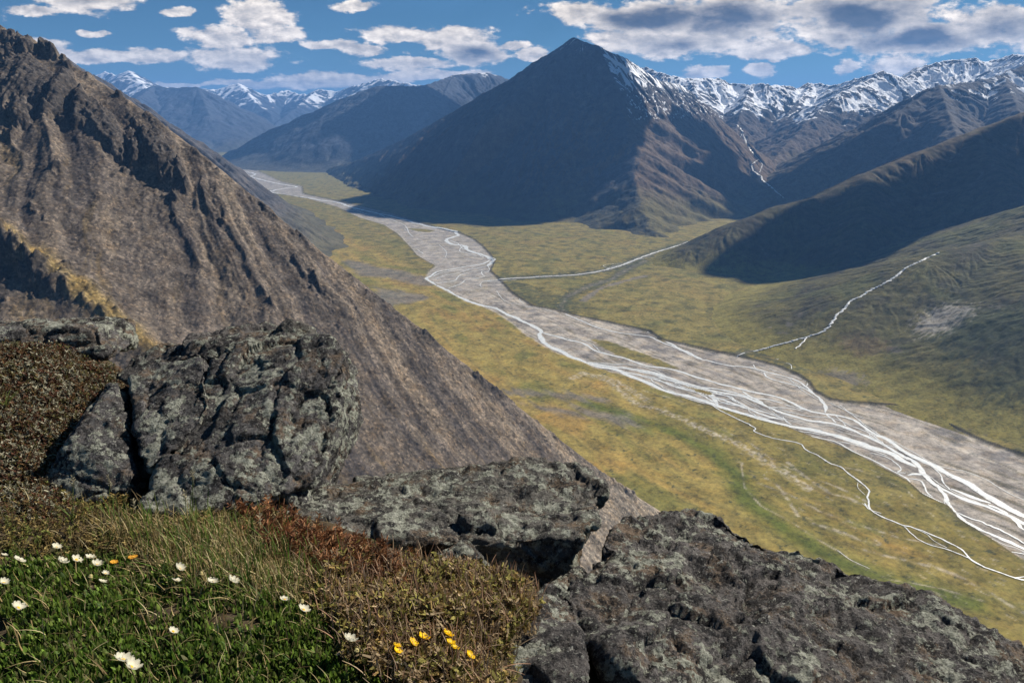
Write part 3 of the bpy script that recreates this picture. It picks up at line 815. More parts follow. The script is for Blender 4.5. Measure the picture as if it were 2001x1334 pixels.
# wet green strips beside the dry channels
green = seg_dist(Xg, Yg, world2([(1150, 790), (1250, 820), (1330, 850), (1400, 890), (1440, 930), (1470, 985), (1540, 1040), (1640, 1100), (1760, 1140), (1900, 1180)]))
c = cmix(c, (0.075, 0.10, 0.016), rv(np.exp(-((green + jit) / 26) ** 2)) * 0.85)
low = sdf(Xg, Yg, [(1250, 770), (1500, 860), (1720, 910), (1900, 1030), (2100, 1120), (2100, 1300), (1800, 1180), (1600, 1050), (1450, 920), (1300, 830)])
c = cmix(c, (0.115, 0.11, 0.026), rv(sstep(-30, 30, low + jit * 2) * sstep(-0.2, 0.3, strk2)) * 0.6)
for g_ in GREY:
    s_ = sdf(Xg, Yg, g_)
    c = cmix(c, (0.15, 0.135, 0.12), rv(sstep(-14, 22, s_ + jit * 1.3 + strk * 30)) * 0.8)
for t_, w_ in ((TRIB1, 26), (TRIB1B, 20), (TRIB1C, 15), (TRIB2, 11), (TRIB2B, 14)):
    d_ = seg_dist(Xg, Yg, world2(t_))
    c = cmix(c, (0.175, 0.155, 0.135), rv(sstep(w_ * 1.1, w_ * 0.4, d_ + jit * 0.9)) * 0.85)
for t_, w_ in ((TRIB1, 34), (TRIB2, 22), (TRIB1B, 26), ([(990, 560), (1030, 578), (1075, 592), (1110, 600)], 60), ([(1500, 700), (1540, 708), (1575, 722)], 30)):
    d_ = seg_dist(Xg, Yg, world2(t_))
    c = cmix(c, (0.055, 0.06, 0.028), rv(sstep(0.25, 0.6, np.exp(-((d_ - w_ * 0.6) / w_) ** 2) * 0.6 + fbm(Xg / 18, Yg / 18, 5, 88, 0.65) * 0.8) * (1 - gr)) * 0.75)
drym = np.zeros(Xg.shape)
for t_, w_ in DRY:
    d_ = seg_dist(Xg, Yg, world2(t_) )
    big_ = w_ > 6
    brk = sstep(-0.12, 0.22, fbm(Xg / (9 if big_ else 16), Yg / (9 if big_ else 16), 4, 80) + (0.0 if big_ else 0.1))
    drym = np.maximum(drym, sstep(w_ * 1.5, w_ * 0.3, d_ + jr * 0.2 * w_ / 3) * ((0.1 if big_ else 0.08) + (0.8 if big_ else 0.6) * brk))
spk = sstep(0.42, 0.6, fbm(Ng / 7, Sg / 30, 4, 81)) * sstep(-20, 40, low + jit * 2)
drym = np.maximum(drym, spk * 0.5)
c = cmix(c, (0.40, 0.36, 0.30), rv(drym) * 0.85)
gcol = cmix(arr(N, (0.33, 0.295, 0.255)), (0.235, 0.212, 0.19), rv(sstep(-0.1, 0.45, strk2 + 0.4 * strk)))
gcol = cmix(gcol, (0.43, 0.39, 0.335), rv(sstep(0.1, 0.5, fbm(Ng / 30, Sg / 200, 4, 82))) * 0.7)
gcol = cmix(gcol, (0.13, 0.115, 0.075), rv(sstep(0.18, 0.45, fbm((Ng + cur) / 12, Sg / 150, 5, 83))) * 0.8)
gcol = cmix(gcol, (0.11, 0.108, 0.112), rv(sstep(0.15, 0.5, fbm(Xg / 90, Yg / 60, 4, 84))) * 0.6)
upb = sstep(2450, 2800, Yg)
gcol = cmix(gcol, (0.17, 0.145, 0.055), rv(upb * sstep(0.05, 0.3, fbm(Xg / 70, Yg / 110, 5, 89, 0.6))) * 0.75)
gcol = cmix(gcol, (0.29, 0.27, 0.25), rv(upb) * 0.7)
c = c + (gcol - c) * rv(gr)[:, None]
c = cmix(c, (0.05, 0.042, 0.022), rv(sstep(-7, -2.5, sg) * sstep(4.5, 0.5, sg) * rightside) * 0.8)   # bushes and bank shadow, painted as one dark strip along the cut bank
Zg = FLOOR + (1 - bed) * (1.6 + patch * 1.5 + strk * 0.5) + np.where(isl > 0, 0.5, 0.0)
Zg = Zg + rightside * (1 - bed) * 2.4
Zg = Zg + gr * (fbm((Ng + cur) / 14, Sg / 90, 4, 85) * 0.5 + fbm(Ng / 5, Sg / 26, 3, 87) * 0.3 - 0.30)
bush = shr * rightside * (1 - bed)
Zg = Zg + bush * (1 + fbm(Xg / 9, Yg / 9, 3, 86)) * 0.8 + (1 - bed) * fine_ * 0.25
me = mesh_np('valley_floor', np.stack([rv(Xg), rv(Yg), rv(Zg)], 1), grid_quads(NX, NY))
add_attr(me, 'col', c); add_attr(me, 'snow', np.zeros(N))
M_VAL = terrain_mat('tundra_and_gravel', 0.02, 0.13, 0.6, bstr=0.5, shrub=0.09)
tag(link('valley_floor', me, M_VAL), 'golden green tundra and grey gravel of the flat valley floor', None, None, 'structure')
# everything under and beyond the detailed sheet
bx = 90000.0
mg = NT('far_ground'); mg.bsdf((0.12, 0.11, 0.045), 0.95)
me = mesh_np('ground', [(-bx, -8000, FLOOR - 14), (bx, -8000, FLOOR - 14), (bx, bx, FLOOR - 14), (-bx, bx, FLOOR - 14)], [(0, 1, 2, 3)], smooth=False)
tag(link('ground', me, mg.m), None, None, None, 'structure')
print('valley', N, time.time() - T0)

# ------------------------------------------------------------------ the braided river
W1 = [(440, 309), (449, 315), (466, 318), (452, 329), (462, 334), (488, 337), (499, 341), (490, 345), (506, 350), (535, 357), (556, 361), (580, 365), (558, 368), (536, 372), (530, 376), (550, 380), (590, 385), (625, 391),
      (662, 396), (687, 405), (725, 414), (775, 425), (812, 436), (850, 445), (880, 451), (896, 458), (884, 464), (872, 468), (882, 477), (907, 480), (917, 490), (937, 497), (958, 503), (963, 511), (952, 520)]
CH = [(W1, 27), ([(880, 470), (895, 476), (905, 486), (925, 492), (945, 503)], 7), ([(905, 480), (898, 490), (915, 495), (932, 500)], 6),
      ([(958, 508), (940, 516), (915, 520), (885, 525), (855, 531), (843, 538), (834, 545)], 12), ([(950, 520), (925, 525), (892, 528), (862, 533), (846, 540)], 7),
      ([(952, 518), (957, 526), (953, 531), (942, 530), (943, 537), (947, 540), (930, 544), (910, 547), (903, 553), (892, 558), (876, 563)], 5),
      ([(945, 527), (920, 531), (898, 538), (890, 547), (870, 551), (850, 553)], 6), ([(925, 523), (900, 532), (870, 538), (850, 545)], 5), ([(942, 535), (915, 539), (895, 541)], 3),
      ([(836, 541), (833, 545), (840, 549), (850, 556), (866, 564), (884, 573), (902, 582), (918, 590), (942, 596), (966, 602), (992, 613), (1020, 627), (1042, 638), (1056, 646), (1054, 655), (1062, 667), (1087, 682), (1115, 697),
        (1145, 709), (1175, 717), (1205, 722), (1225, 731), (1250, 741), (1280, 755), (1300, 763), (1340, 774), (1376, 784), (1404, 793), (1440, 804), (1480, 816), (1510, 824), (1540, 831), (1580, 839), (1620, 848), (1660, 859), (1700, 871), (1740, 884), (1770, 901), (1792, 912)], 19),
      ([(1145, 708), (1180, 715), (1215, 718), (1250, 722), (1285, 731), (1330, 746), (1370, 760), (1396, 778), (1402, 792)], 17),
      ([(1060, 650), (1085, 657), (1110, 664), (1130, 667), (1148, 675), (1165, 686), (1195, 694), (1230, 703), (1262, 714), (1300, 719), (1330, 727), (1370, 739), (1412, 751), (1460, 763), (1500, 771), (1530, 779), (1556, 792), (1580, 802), (1612, 808), (1648, 814), (1672, 822), (1686, 832), (1704, 846), (1728, 857), (1752, 872), (1780, 888), (1810, 902), (1840, 917), (1880, 938), (1910, 958), (1940, 976), (1970, 992), (2010, 1010), (2100, 1062)], 10),
      ([(1700, 846), (1728, 857), (1752, 872), (1780, 888), (1810, 902), (1840, 917), (1880, 938), (1910, 958), (1940, 976), (1970, 992), (2010, 1010), (2100, 1062)], 17),
      ([(1230, 722), (1275, 731), (1310, 744), (1350, 752), (1390, 763), (1420, 768), (1455, 775), (1484, 788), (1510, 798), (1540, 810), (1580, 820), (1630, 828), (1660, 839), (1696, 854), (1720, 866), (1744, 878), (1770, 894), (1790, 904)], 11),
      ([(1215, 725), (1260, 735), (1300, 748), (1345, 762), (1385, 772), (1430, 787), (1465, 800), (1495, 811), (1530, 821)], 10), ([(1280, 738), (1320, 745), (1365, 757), (1400, 760), (1440, 768), (1476, 779), (1492, 789)], 9),
      ([(1404, 778), (1430, 787), (1460, 795), (1490, 804), (1516, 812), (1540, 823)], 6), ([(1340, 751), (1362, 765), (1385, 780), (1400, 788)], 6), ([(1450, 764), (1462, 772), (1476, 778), (1500, 780), (1530, 788)], 6),
      ([(1532, 790), (1560, 797), (1590, 806)], 4), ([(1500, 795), (1540, 797), (1570, 803)], 4), ([(1530, 814), (1536, 822), (1548, 830)], 4), ([(1612, 808), (1625, 818), (1634, 826)], 5), ([(1632, 811), (1645, 822), (1652, 832)], 3),
      ([(1792, 912), (1806, 924), (1820, 937), (1840, 954), (1866, 968), (1900, 980), (1930, 989), (1960, 1002), (1985, 1016), (2030, 1040)], 11), ([(1770, 893), (1786, 902), (1800, 914), (1808, 925)], 12),
      ([(1832, 946), (1838, 956), (1850, 974), (1860, 992), (1876, 1011), (1900, 1027), (1940, 1045), (1970, 1058), (2005, 1073), (2080, 1110)], 8), ([(1858, 955), (1880, 964), (1910, 975), (1935, 984)], 12), ([(1930, 985), (1955, 995), (1975, 1010), (2001, 1035)], 7),
      ([(1570, 850), (1600, 855), (1636, 864), (1664, 880), (1712, 902), (1744, 920), (1772, 934), (1780, 946), (1800, 962), (1820, 972), (1852, 988)], 4.5), ([(1774, 928), (1800, 926), (1815, 930)], 9), ([(1775, 934), (1800, 940), (1812, 962), (1822, 970)], 4),
      ([(1815, 906), (1836, 925), (1843, 942), (1858, 958)], 3), ([(1736, 856), (1790, 886), (1830, 908), (1870, 918), (1885, 920), (1928, 937), (1966, 960), (2020, 985)], 2.0),
      ([(1700, 884), (1730, 892), (1752, 905), (1760, 916), (1754, 922), (1770, 924)], 3),
      ([(1636, 862), (1670, 868), (1705, 880), (1735, 890)], 3),
      ([(1104, 613), (1135, 626), (1160, 637), (1190, 646), (1225, 652), (1270, 658), (1287, 666), (1312, 676), (1337, 687), (1362, 699), (1390, 706), (1425, 714), (1472, 719), (1500, 727), (1536, 736), (1560, 745), (1574, 754), (1588, 768), (1606, 782), (1613, 794), (1612, 806)], 7),
      ([(1300, 667), (1330, 682), (1355, 693), (1372, 702)], 11), ([(1494, 727), (1500, 737), (1524, 745), (1552, 752), (1578, 762), (1590, 770)], 5.5), ([(1220, 636), (1250, 644), (1272, 651), (1283, 660)], 2.5),
      ([(1503, 720), (1530, 730), (1560, 738), (1577, 747), (1575, 756)], 2.5), ([(1600, 778), (1612, 790), (1612, 804)], 12), ([(970, 568), (984, 586), (1000, 592), (1022, 595), (1038, 600), (1060, 603), (1092, 612)], 2.6), ([(1013, 575), (1016, 586), (1024, 594)], 2.2),
      ([(1640, 790), (1660, 805), (1690, 818)], 2.2), ([(1620, 786), (1660, 806), (1690, 830), (1720, 850)], 2.5), ([(1472, 712), (1476, 719)], 3),
      ([(740, 419), (762, 428), (790, 440), (800, 456), (808, 463)], 5), ([(815, 487), (828, 496)], 4), ([(858, 478), (872, 492), (870, 503)], 3.5), ([(690, 408), (720, 420), (745, 425), (775, 428)], 5),
      (TRIB1, 11), ([(1258, 507), (1235, 511), (1215, 519), (1196, 523), (1180, 531)], 4), ([(1195, 528), (1180, 522), (1185, 519), (1215, 516)], 2.5), ([(1010, 548), (985, 551), (960, 551), (945, 549)], 3.0), ([(945, 549), (938, 556), (942, 562)], 2.5),
      (TRIB2[:6], 4.5), ([(1576, 660), (1570, 668), (1562, 676), (1553, 683)], 2.2), ([(1455, 692), (1446, 696), (1438, 698)], 4), ([(1530, 703), (1515, 705)], 2.0), ([(1535, 712), (1545, 716), (1546, 724)], 2.0), ([(1558, 716), (1566, 718)], 2.6),
      ([(1330, 776), (1372, 790), (1388, 793), (1406, 804), (1440, 821), (1470, 836), (1476, 841), (1473, 844), (1490, 852), (1520, 861), (1546, 866), (1566, 872), (1574, 882), (1600, 895), (1620, 908), (1642, 916), (1660, 930), (1678, 943), (1694, 956), (1698, 962), (1694, 973), (1698, 984), (1700, 996), (1720, 1010), (1744, 1020), (1764, 1028), (1782, 1032), (1802, 1039), (1836, 1053), (1868, 1069), (1882, 1078), (1893, 1092), (1912, 1104), (1950, 1120), (1984, 1131), (2060, 1150)], 3.1),
      ([(1766, 1030), (1792, 1054), (1820, 1067), (1850, 1075), (1896, 1094)], 1.8), ([(1676, 945), (1676, 955), (1690, 970)], 1.0), ([(1690, 985), (1694, 994), (1704, 1000)], 2.4), ([(1684, 985), (1690, 990), (1700, 998), (1722, 1005)], 1.4),
      ([(1780, 1032), (1810, 1045), (1824, 1058), (1850, 1072)], 1.2), ([(1984, 1131), (2010, 1128), (2050, 1130)], 2.0),
      ([(1500, 895), (1600, 905), (1640, 912)][:0] or [(1636, 1076), (1660, 1094), (1700, 1113)], 1.2)]
RV, RQ = [], []
zoff = 0.0; base_n = 0
def spline(pts, step):
    out = []
    n = len(pts)
    for i in range(n - 1):
        p0 = pts[max(i - 1, 0)]; p1 = pts[i]; p2 = pts[i + 1]; p3 = pts[min(i + 2, n - 1)]
        L = np.linalg.norm(p2 - p1); k = max(2, int(L / step))
        t = np.linspace(0, 1, k, endpoint=False)[:, None]
        out.append(0.5 * ((2 * p1) + (p2 - p0) * t + (2 * p0 - 5 * p1 + 4 * p2 - p3) * t * t + (3 * p1 - p0 - 3 * p2 + p3) * t ** 3))
    out.append(pts[-1][None, :])
    return np.concatenate(out)
def floor_z(x, y):
    fy = np.interp(y, yr, np.arange(NY)); tt = (x - 0.12 * y) / (y * 1.05 + 1300); fx = np.interp(tt, tx, np.arange(NX))
    iy = np.clip(fy.astype(int), 0, NY - 2); ix = np.clip(fx.astype(int), 0, NX - 2)
    return np.max([Zg[iy, ix], Zg[iy + 1, ix], Zg[iy, ix + 1], Zg[iy + 1, ix + 1]], axis=0)
def ribbon(pts, width, seed, ends=False, land=False):
    global base_n, zoff
    d = np.gradient(pts, axis=0); d /= np.linalg.norm(d, axis=1)[:, None] + 1e-9
    nrm = np.stack([-d[:, 1], d[:, 0]], 1)
    s = np.concatenate([[0], np.cumsum(np.linalg.norm(np.diff(pts, axis=0), axis=1))])
    wl = max(width * 3.5, 12)
    a = width * 0.5 * (1.0 + 0.95 * fbm(s / wl, s * 0 + seed * 3.1, 5, 7, 0.6))
    b = width * 0.5 * (1.0 + 0.95 * fbm(s / wl, s * 0 + seed * 5.7 + 90, 5, 7, 0.6))
    m = fbm(s / (wl * 1.6), s * 0 + seed * 1.9 + 40, 3, 9) * width * 0.45
    tp = np.minimum(1, np.minimum(s, s[-1] - s) / (width * 2.5) + (0.35 if not ends else 0.0))
    a, b = np.maximum(a, width * 0.12) * tp, np.maximum(b, width * 0.12) * tp
    z = FLOOR + 0.05 + zoff; zoff += 0.004
    l = pts + nrm * (a + m)[:, None]; r = pts + nrm * (m - b)[:, None]
    n = len(pts)
    co = np.empty((4 * n, 3)); co[0::4, :2] = r; co[1::4, :2] = r + (l - r) * 0.24; co[2::4, :2] = r + (l - r) * 0.76; co[3::4, :2] = l; co[:, 2] = z
    if land: co[:, 2] = np.maximum(z, floor_z(co[:, 0], co[:, 1]) + 0.35 + zoff)
    i = np.arange(n - 1) * 4 + base_n
    RV.append(co); RQ.append(np.concatenate([np.stack([i + j_, i + 4 + j_, i + 5 + j_, i + 1 + j_], 1) for j_ in range(3)])); base_n += 4 * n
streams = []
land_ = False
for k, (pl, w_) in enumerate(CH):
    pts = spline(world2(pl), max(2.5, w_ * 0.35))
    if pl is TRIB1: land_ = True
    ribbon(pts, w_ * (1.0 if land_ else 0.95), k, land=land_ or k == 0)
    if w_ >= 5 and k > 8 and len(pl) > 4 and not land_: streams.append((pts, w_))
br = np.random.default_rng(21)
for k in range(48):
    pts, w_ = streams[br.integers(len(streams))]
    n = len(pts)
    L = br.uniform(80, 330)
    step = np.linalg.norm(pts[1] - pts[0]) + 1e-6
    m = int(L / max(2.5, w_ * 0.35))
    if m < 12 or n < m + 4: continue
    i = br.integers(0, n - m)
    q_ = pts[i:i + m]
    d = np.gradient(q_, axis=0); d /= np.linalg.norm(d, axis=1)[:, None] + 1e-9
    nrm = np.stack([-d[:, 1], d[:, 0]], 1)
    t = np.linspace(0, 1, m)
    amp = br.normal() * 20
    wob = fbm(t * 5, t * 0 + k * 7.3, 3, 11) * 9
    if np.mean(q_[:, 1]) > 2300: amp *= 0.5
    ribbon(q_ + nrm * (np.sin(t * np.pi) ** 0.7 * amp + np.sin(t * np.pi) * wob)[:, None], br.uniform(1.2, 4.5), 200 + k, True)
# mountain streams, laid on the slopes they run down
def hill_hit(u, v, names):
    r = ray(u, v); t = np.linspace(900, 9000, 16000)
    best = None
    for nm in names:
        xs, ys, Hh = HF[nm]
        fx = (r[0] * t - xs[0]) / (xs[1] - xs[0]); fy = (r[1] * t - ys[0]) / (ys[1] - ys[0])
        ok = (fx >= 0) & (fx < len(xs) - 1.01) & (fy >= 0) & (fy < len(ys) - 1.01)
        ix = np.clip(fx.astype(int), 0, len(xs) - 2); iy = np.clip(fy.astype(int), 0, len(ys) - 2)
        ax = fx - ix; ay = fy - iy
        h = Hh[iy, ix] * (1 - ax) * (1 - ay) + Hh[iy, ix + 1] * ax * (1 - ay) + Hh[iy + 1, ix] * (1 - ax) * ay + Hh[iy + 1, ix + 1] * ax * ay
        hit = ok & (r[2] * t < h)
        if hit.any():
            k = np.argmax(hit)
            if best is None or t[k] < best: best = t[k]
    tf = FLOOR / r[2] if r[2] < 0 else 1e9
    if best is None or tf < best: best = tf
    return r * best
SV, SQ = [], []; sb = 0
HL = list(HF.keys())
for pl, w_ in (([(1452, 262), (1458, 280), (1470, 298), (1482, 312), (1468, 322), (1472, 334), (1486, 344), (1492, 354), (1508, 366), (1520, 378), (1533, 388)], 14), ([(1482, 312), (1490, 322), (1484, 338)], 7), ([(1440, 244), (1452, 258), (1446, 270)], 12),
               ([(1835, 494), (1800, 510), (1770, 524), (1752, 540), (1725, 556), (1700, 568), (1682, 580), (1662, 588), (1650, 604), (1635, 616), (1622, 636), (1612, 646), (1600, 652), (1588, 655), (1575, 660), (1560, 663), (1545, 668), (1520, 674), (1500, 680), (1470, 688), (1445, 695)], 7), ([(1576, 660), (1570, 668), (1562, 676), (1553, 683)], 4)):
    dense = []
    for (a_, b_) in zip(pl[:-1], pl[1:]):
        k = max(2, int(math.hypot(b_[0] - a_[0], b_[1] - a_[1]) / 1.2))
        for i in range(k): dense.append((a_[0] + (b_[0] - a_[0]) * i / k, a_[1] + (b_[1] - a_[1]) * i / k))
    q_ = np.array([hill_hit(u, v, HL) for u, v in dense])
    q_[:, 0] += fbm(np.arange(len(q_)) / 5.0, np.zeros(len(q_)) + sb, 3, 13) * w_ * 0.8
    d = np.gradient(q_[:, :2], axis=0); d /= np.linalg.norm(d, axis=1)[:, None] + 1e-9
    nr_ = np.stack([-d[:, 1], d[:, 0], d[:, 0] * 0], 1)
    hw = w_ * 0.5 * np.maximum(0.25, 1 + 0.9 * fbm(np.arange(len(q_)) / 4.0, np.zeros(len(q_)) + 5 + sb, 3, 14))
    up_ = np.array([0, 0, 1.6])
    co = np.empty((len(q_) * 3, 3)); co[0::3] = q_ + nr_ * hw[:, None] + up_ * 1.0; co[1::3] = q_ + up_ * 1.7; co[2::3] = q_ - nr_ * hw[:, None] + up_ * 1.0
    i = np.arange(len(q_) - 1) * 3 + sb
    SV.append(co); SQ += [np.stack([i, i + 1, i + 4, i + 3], 1), np.stack([i + 1, i + 2, i + 5, i + 4], 1)]; sb += len(co)
me = mesh_np('river', np.concatenate(RV), np.concatenate(RQ), smooth=False)
add_attr(me, 'deep', np.tile([0., 1., 1., 0.], base_n // 4)); me_main = me
mw = NT('silty_river_water')
p = mw.pos()
wn = mw.noise(p, 0.12, 5.0, 0.6)
dp = mw.math('ADD', mw.attr('deep'), mw.math('MULTIPLY', mw.math('SUBTRACT', mw.noise(p, 0.22, 6.0, 0.7), 0.5), 1.3))
dpm = mw.rng(dp, 0.15, 0.75)
wc = mw.mix(mw.rng(wn, 0.32, 0.68), (0.44, 0.48, 0.50), (0.66, 0.66, 0.63))
mw.bsdf(mw.mix(dpm, (0.30, 0.275, 0.245), wc), mw.rng(dpm, 0.0, 1.0, 0.6, 0.43), mw.bump(mw.noise(p, 0.9, 3.0), 0.2, 0.3), mw.rng(dpm, 0.0, 1.0, 0.4, 1.0))
tag(link('river', me, mw.m), 'pale braided river winding along the whole valley', None, None, 'structure')
print('river', base_n, time.time() - T0)

me = mesh_np('stream', np.concatenate(SV), np.concatenate(SQ)); add_attr(me, 'deep', np.tile([0.35, 1., 0.35], sb // 3))
tag(link('river', me, mw.m), 'thin white mountain streams running down to the main river', None, None, 'structure')
# ------------------------------------------------------------------ air
hb = [(-60000, -4000, FLOOR - 16), (60000, 45000, 1600)]
v = [(hb[i & 1][0], hb[(i >> 1) & 1][1], hb[(i >> 2) & 1][2]) for i in range(8)]
me = mesh_np('haze', v, [(0, 2, 3, 1), (4, 5, 7, 6), (0, 1, 5, 4), (2, 6, 7, 3), (0, 4, 6, 2), (1, 3, 7, 5)], smooth=False)
mh = NT('haze_air')
pv = mh.n('ShaderNodeVolumePrincipled', Color=(0.20, 0.46, 1.0, 1.0), Density=4.3e-5, Anisotropy=0.1)
mh.t.links.new(pv.outputs[0], mh.out.inputs['Volume'])
tag(link('haze', me, mh.m), None, None, None, 'stuff')
# ------------------------------------------------------------------ the spur we stand on
_b = [(-900, 560, 3.4), (-200, 640, 3.2), (40, 660, 3.15), (210, 690, 2.95), (228, 745, 2.55), (150, 850, 2.24), (100, 935, 2.14), (125, 985, 2.08), (270, 1002, 2.02), (480, 1012, 2.0), (570, 1062, 1.97),
      (650, 1105, 1.93), (800, 1145, 1.78), (990, 1166, 1.70), (1010, 1215, 1.58), (950, 1268, 1.46), (930, 1345, 1.34)]
EDGE = np.array([P(*q)[:2] for q in _b] + [(-0.02, 0.9), (0.25, 0.2), (0.4, -1.5), (-6.0, -1.5), (-6.0, 3.2)])
def gz(x, y):
    z = -1.205 - 0.115 * np.maximum(x + 0.7, 0) - 0.125 * np.clip(y - 1.28, 0, 9) * sstep(-2.2, -1.3, x)
    z = z + 0.24 * np.exp(-(((x + 2.3) / 1.0) ** 2 + ((y - 2.85) / 0.7) ** 2)) + 0.012 * np.exp(-(((x + 1.1) / 0.5) ** 2 + ((y - 1.85) / 0.35) ** 2))
    dd = seg_dist(x, y, EDGE, True)
    qd = np.where(inside(x, y, EDGE), 0.0, np.maximum(dd - 0.01, 0))
    z = z - 1.25 * (np.sqrt(qd * qd + 0.004) - 0.0632)
    z = z + fbm(x * 3.1, y * 3.1, 4, 120) * 0.026 + fbm(x * 14, y * 14, 3, 121) * 0.012
    return z
def ghit(u, v):
    r = ray(u, v)
    t = np.linspace(0.9, 4.0, 2600)
    k = np.argmax(r[2] * t < gz(r[0] * t, r[1] * t))
    return Vector((r[0] * t[k], r[1] * t[k], r[2] * t[k]))
def axis(a, b, lo, hi, n, m):
    inner = np.linspace(lo, hi, n)
    out1 = lo - np.geomspace(0.02, lo - a, m)[::-1] if a < lo else np.array([])
    out2 = hi + np.geomspace(0.02, b - hi, m)
    return np.concatenate([out1, inner, out2])
gx_ = axis(-140, 140, -3.2, 1.6, 330, 60); gy_ = axis(-60, 140, 0.7, 3.2, 210, 60)
X, Y = np.meshgrid(gx_, gy_)
Z = gz(X, Y)
n = X.size
c = arr(n, (0.055, 0.042, 0.028))
c = cmix(c, (0.10, 0.075, 0.04), sstep(0.0, 0.5, fbm(X * 9, Y * 9, 4, 122)).ravel())
c = cmix(c, (0.03, 0.045, 0.012), sstep(0.0, 0.5, fbm(X * 5, Y * 5, 4, 123)).ravel() * 0.7)
me = mesh_np('spur_ground', np.stack([X.ravel(), Y.ravel(), Z.ravel()], 1), grid_quads(len(gx_), len(gy_)))
add_attr(me, 'col', c); add_attr(me, 'snow', np.zeros(n))
M_SOIL = terrain_mat('soil_and_moss', 14.0, 70.0, 0.01, bstr=0.8)
tag(link('ground', me, M_SOIL), 'mossy soil of the spur in the foreground', None, None, 'structure')

# ------------------------------------------------------------------ lichen-covered rock
def rock_mat(name, base, pale, black, seed):
    m = NT(name)
    p = m.objco()
    ps = m.mapv(p, (1, 1, 1), loc=(seed, seed * 2.3, 0))
    n_big = m.noise(ps, 3.2, 6.0, 0.62); n_mid = m.noise(ps, 16.0, 8.0, 0.68); n_fine = m.noise(ps, 70.0, 6.0, 0.7)
    n_x = m.noise(m.mapv(ps, (1, 1, 1), loc=(9, 4, 2)), 7.5, 7.0, 0.7)
    c = m.mix(m.rng(n_big, 0.35, 0.65), base, tuple(v * 1.9 for v in base))
    c = m.mix(m.rng(m.math('ADD', n_x, m.math('MULTIPLY', n_fine, 0.25)), 0.62, 0.74, 0.0, 0.75), c, (0.17, 0.115, 0.07))
    # black crust
    bl = m.math('ADD', n_mid, m.math('MULTIPLY', m.math('SUBTRACT', n_fine, 0.5), 0.7))
    c = m.mix(m.rng(bl, 0.50 - black, 0.60 - black, 0.0, 0.92), c, (0.014, 0.0135, 0.015))
    # pale green-grey crust in scalloped patches
    n_l = m.noise(m.mapv(ps, (1, 1, 1), loc=(5, 11, 17)), 5.0, 8.0, 0.72)
    n_l2 = m.noise(m.mapv(ps, (1, 1, 1), loc=(1, 21, 7)), 24.0, 6.0, 0.7)
    li = m.math('ADD', n_l, m.math('MULTIPLY', m.math('SUBTRACT', n_l2, 0.5), 1.15))
    lm = m.rng(li, 0.625 - pale, 0.67 - pale, 0.0, 0.92)
    lc = m.mix(m.rng(n_fine, 0.35, 0.65), (0.17, 0.18, 0.14), (0.42, 0.43, 0.36))
    c = m.mix(lm, c, lc)
    wl = m.noise(m.mapv(ps, (1, 1, 1), loc=(15, 1, 27)), 34.0, 5.0, 0.7)
    c = m.mix(m.rng(wl, 0.62, 0.67, 0.0, 0.85), c, (0.42, 0.42, 0.37))
    sp = m.noise(ps, 120.0, 3.0, 0.75)
    c = m.mix(m.rng(sp, 0.58, 0.66, 0.0, 0.7), c, (0.30, 0.30, 0.27))
    c = m.mix(m.rng(sp, 0.44, 0.36, 0.0, 0.75), c, (0.012, 0.012, 0.013))
    h = m.math('ADD', m.math('MULTIPLY', n_mid, 0.8), m.math('ADD', m.math('MULTIPLY', n_fine, 0.45), m.math('MULTIPLY', lm, 0.10)))
    b = m.bump(h, 1.0, 0.045)
    b = m.bump(m.noise(ps, 260.0, 4.0, 0.7), 0.6, 0.006, b)
    m.bsdf(c, 0.88, b, 0.25)
    return m.m
M_R1 = rock_mat('dark_lichen_rock', (0.07, 0.066, 0.066), 0.10, 0.015, 1.0)
M_R2 = rock_mat('black_lichen_rock', (0.075, 0.068, 0.065), 0.075, 0.03, 4.0)
M_R3 = rock_mat('pale_lichen_rock', (0.075, 0.07, 0.062), 0.10, 0.0, 8.0)

def worley(q, s=0):
    qi = np.floor(q).astype(np.int64); f1 = np.full(len(q), 9.0); f2 = np.full(len(q), 9.0); idv = np.zeros(len(q)); cp = np.zeros(q.shape)
    for dx in (-1, 0, 1):
        for dy in (-1, 0, 1):
            for dz in (-1, 0, 1):
                c = qi + np.array([dx, dy, dz])
                k = _perm[(_h(c[:, 0], c[:, 1], s) + c[:, 2]) & 4095]
                j = np.stack([(k & 63) / 63.0, ((k >> 6) & 63) / 63.0, ((k * 37 + 11) & 63) / 63.0], 1)
                d = np.linalg.norm(c + j - q, axis=1)
                m = d < f1
                f2 = np.where(m, f1, np.minimum(f2, d)); cp = np.where(m[:, None], c + j, cp); f1 = np.where(m, d, f1); idv = np.where(m, ((k * 97 + 5) & 1023) / 1023.0, idv)
    return f1, f2, idv, cp

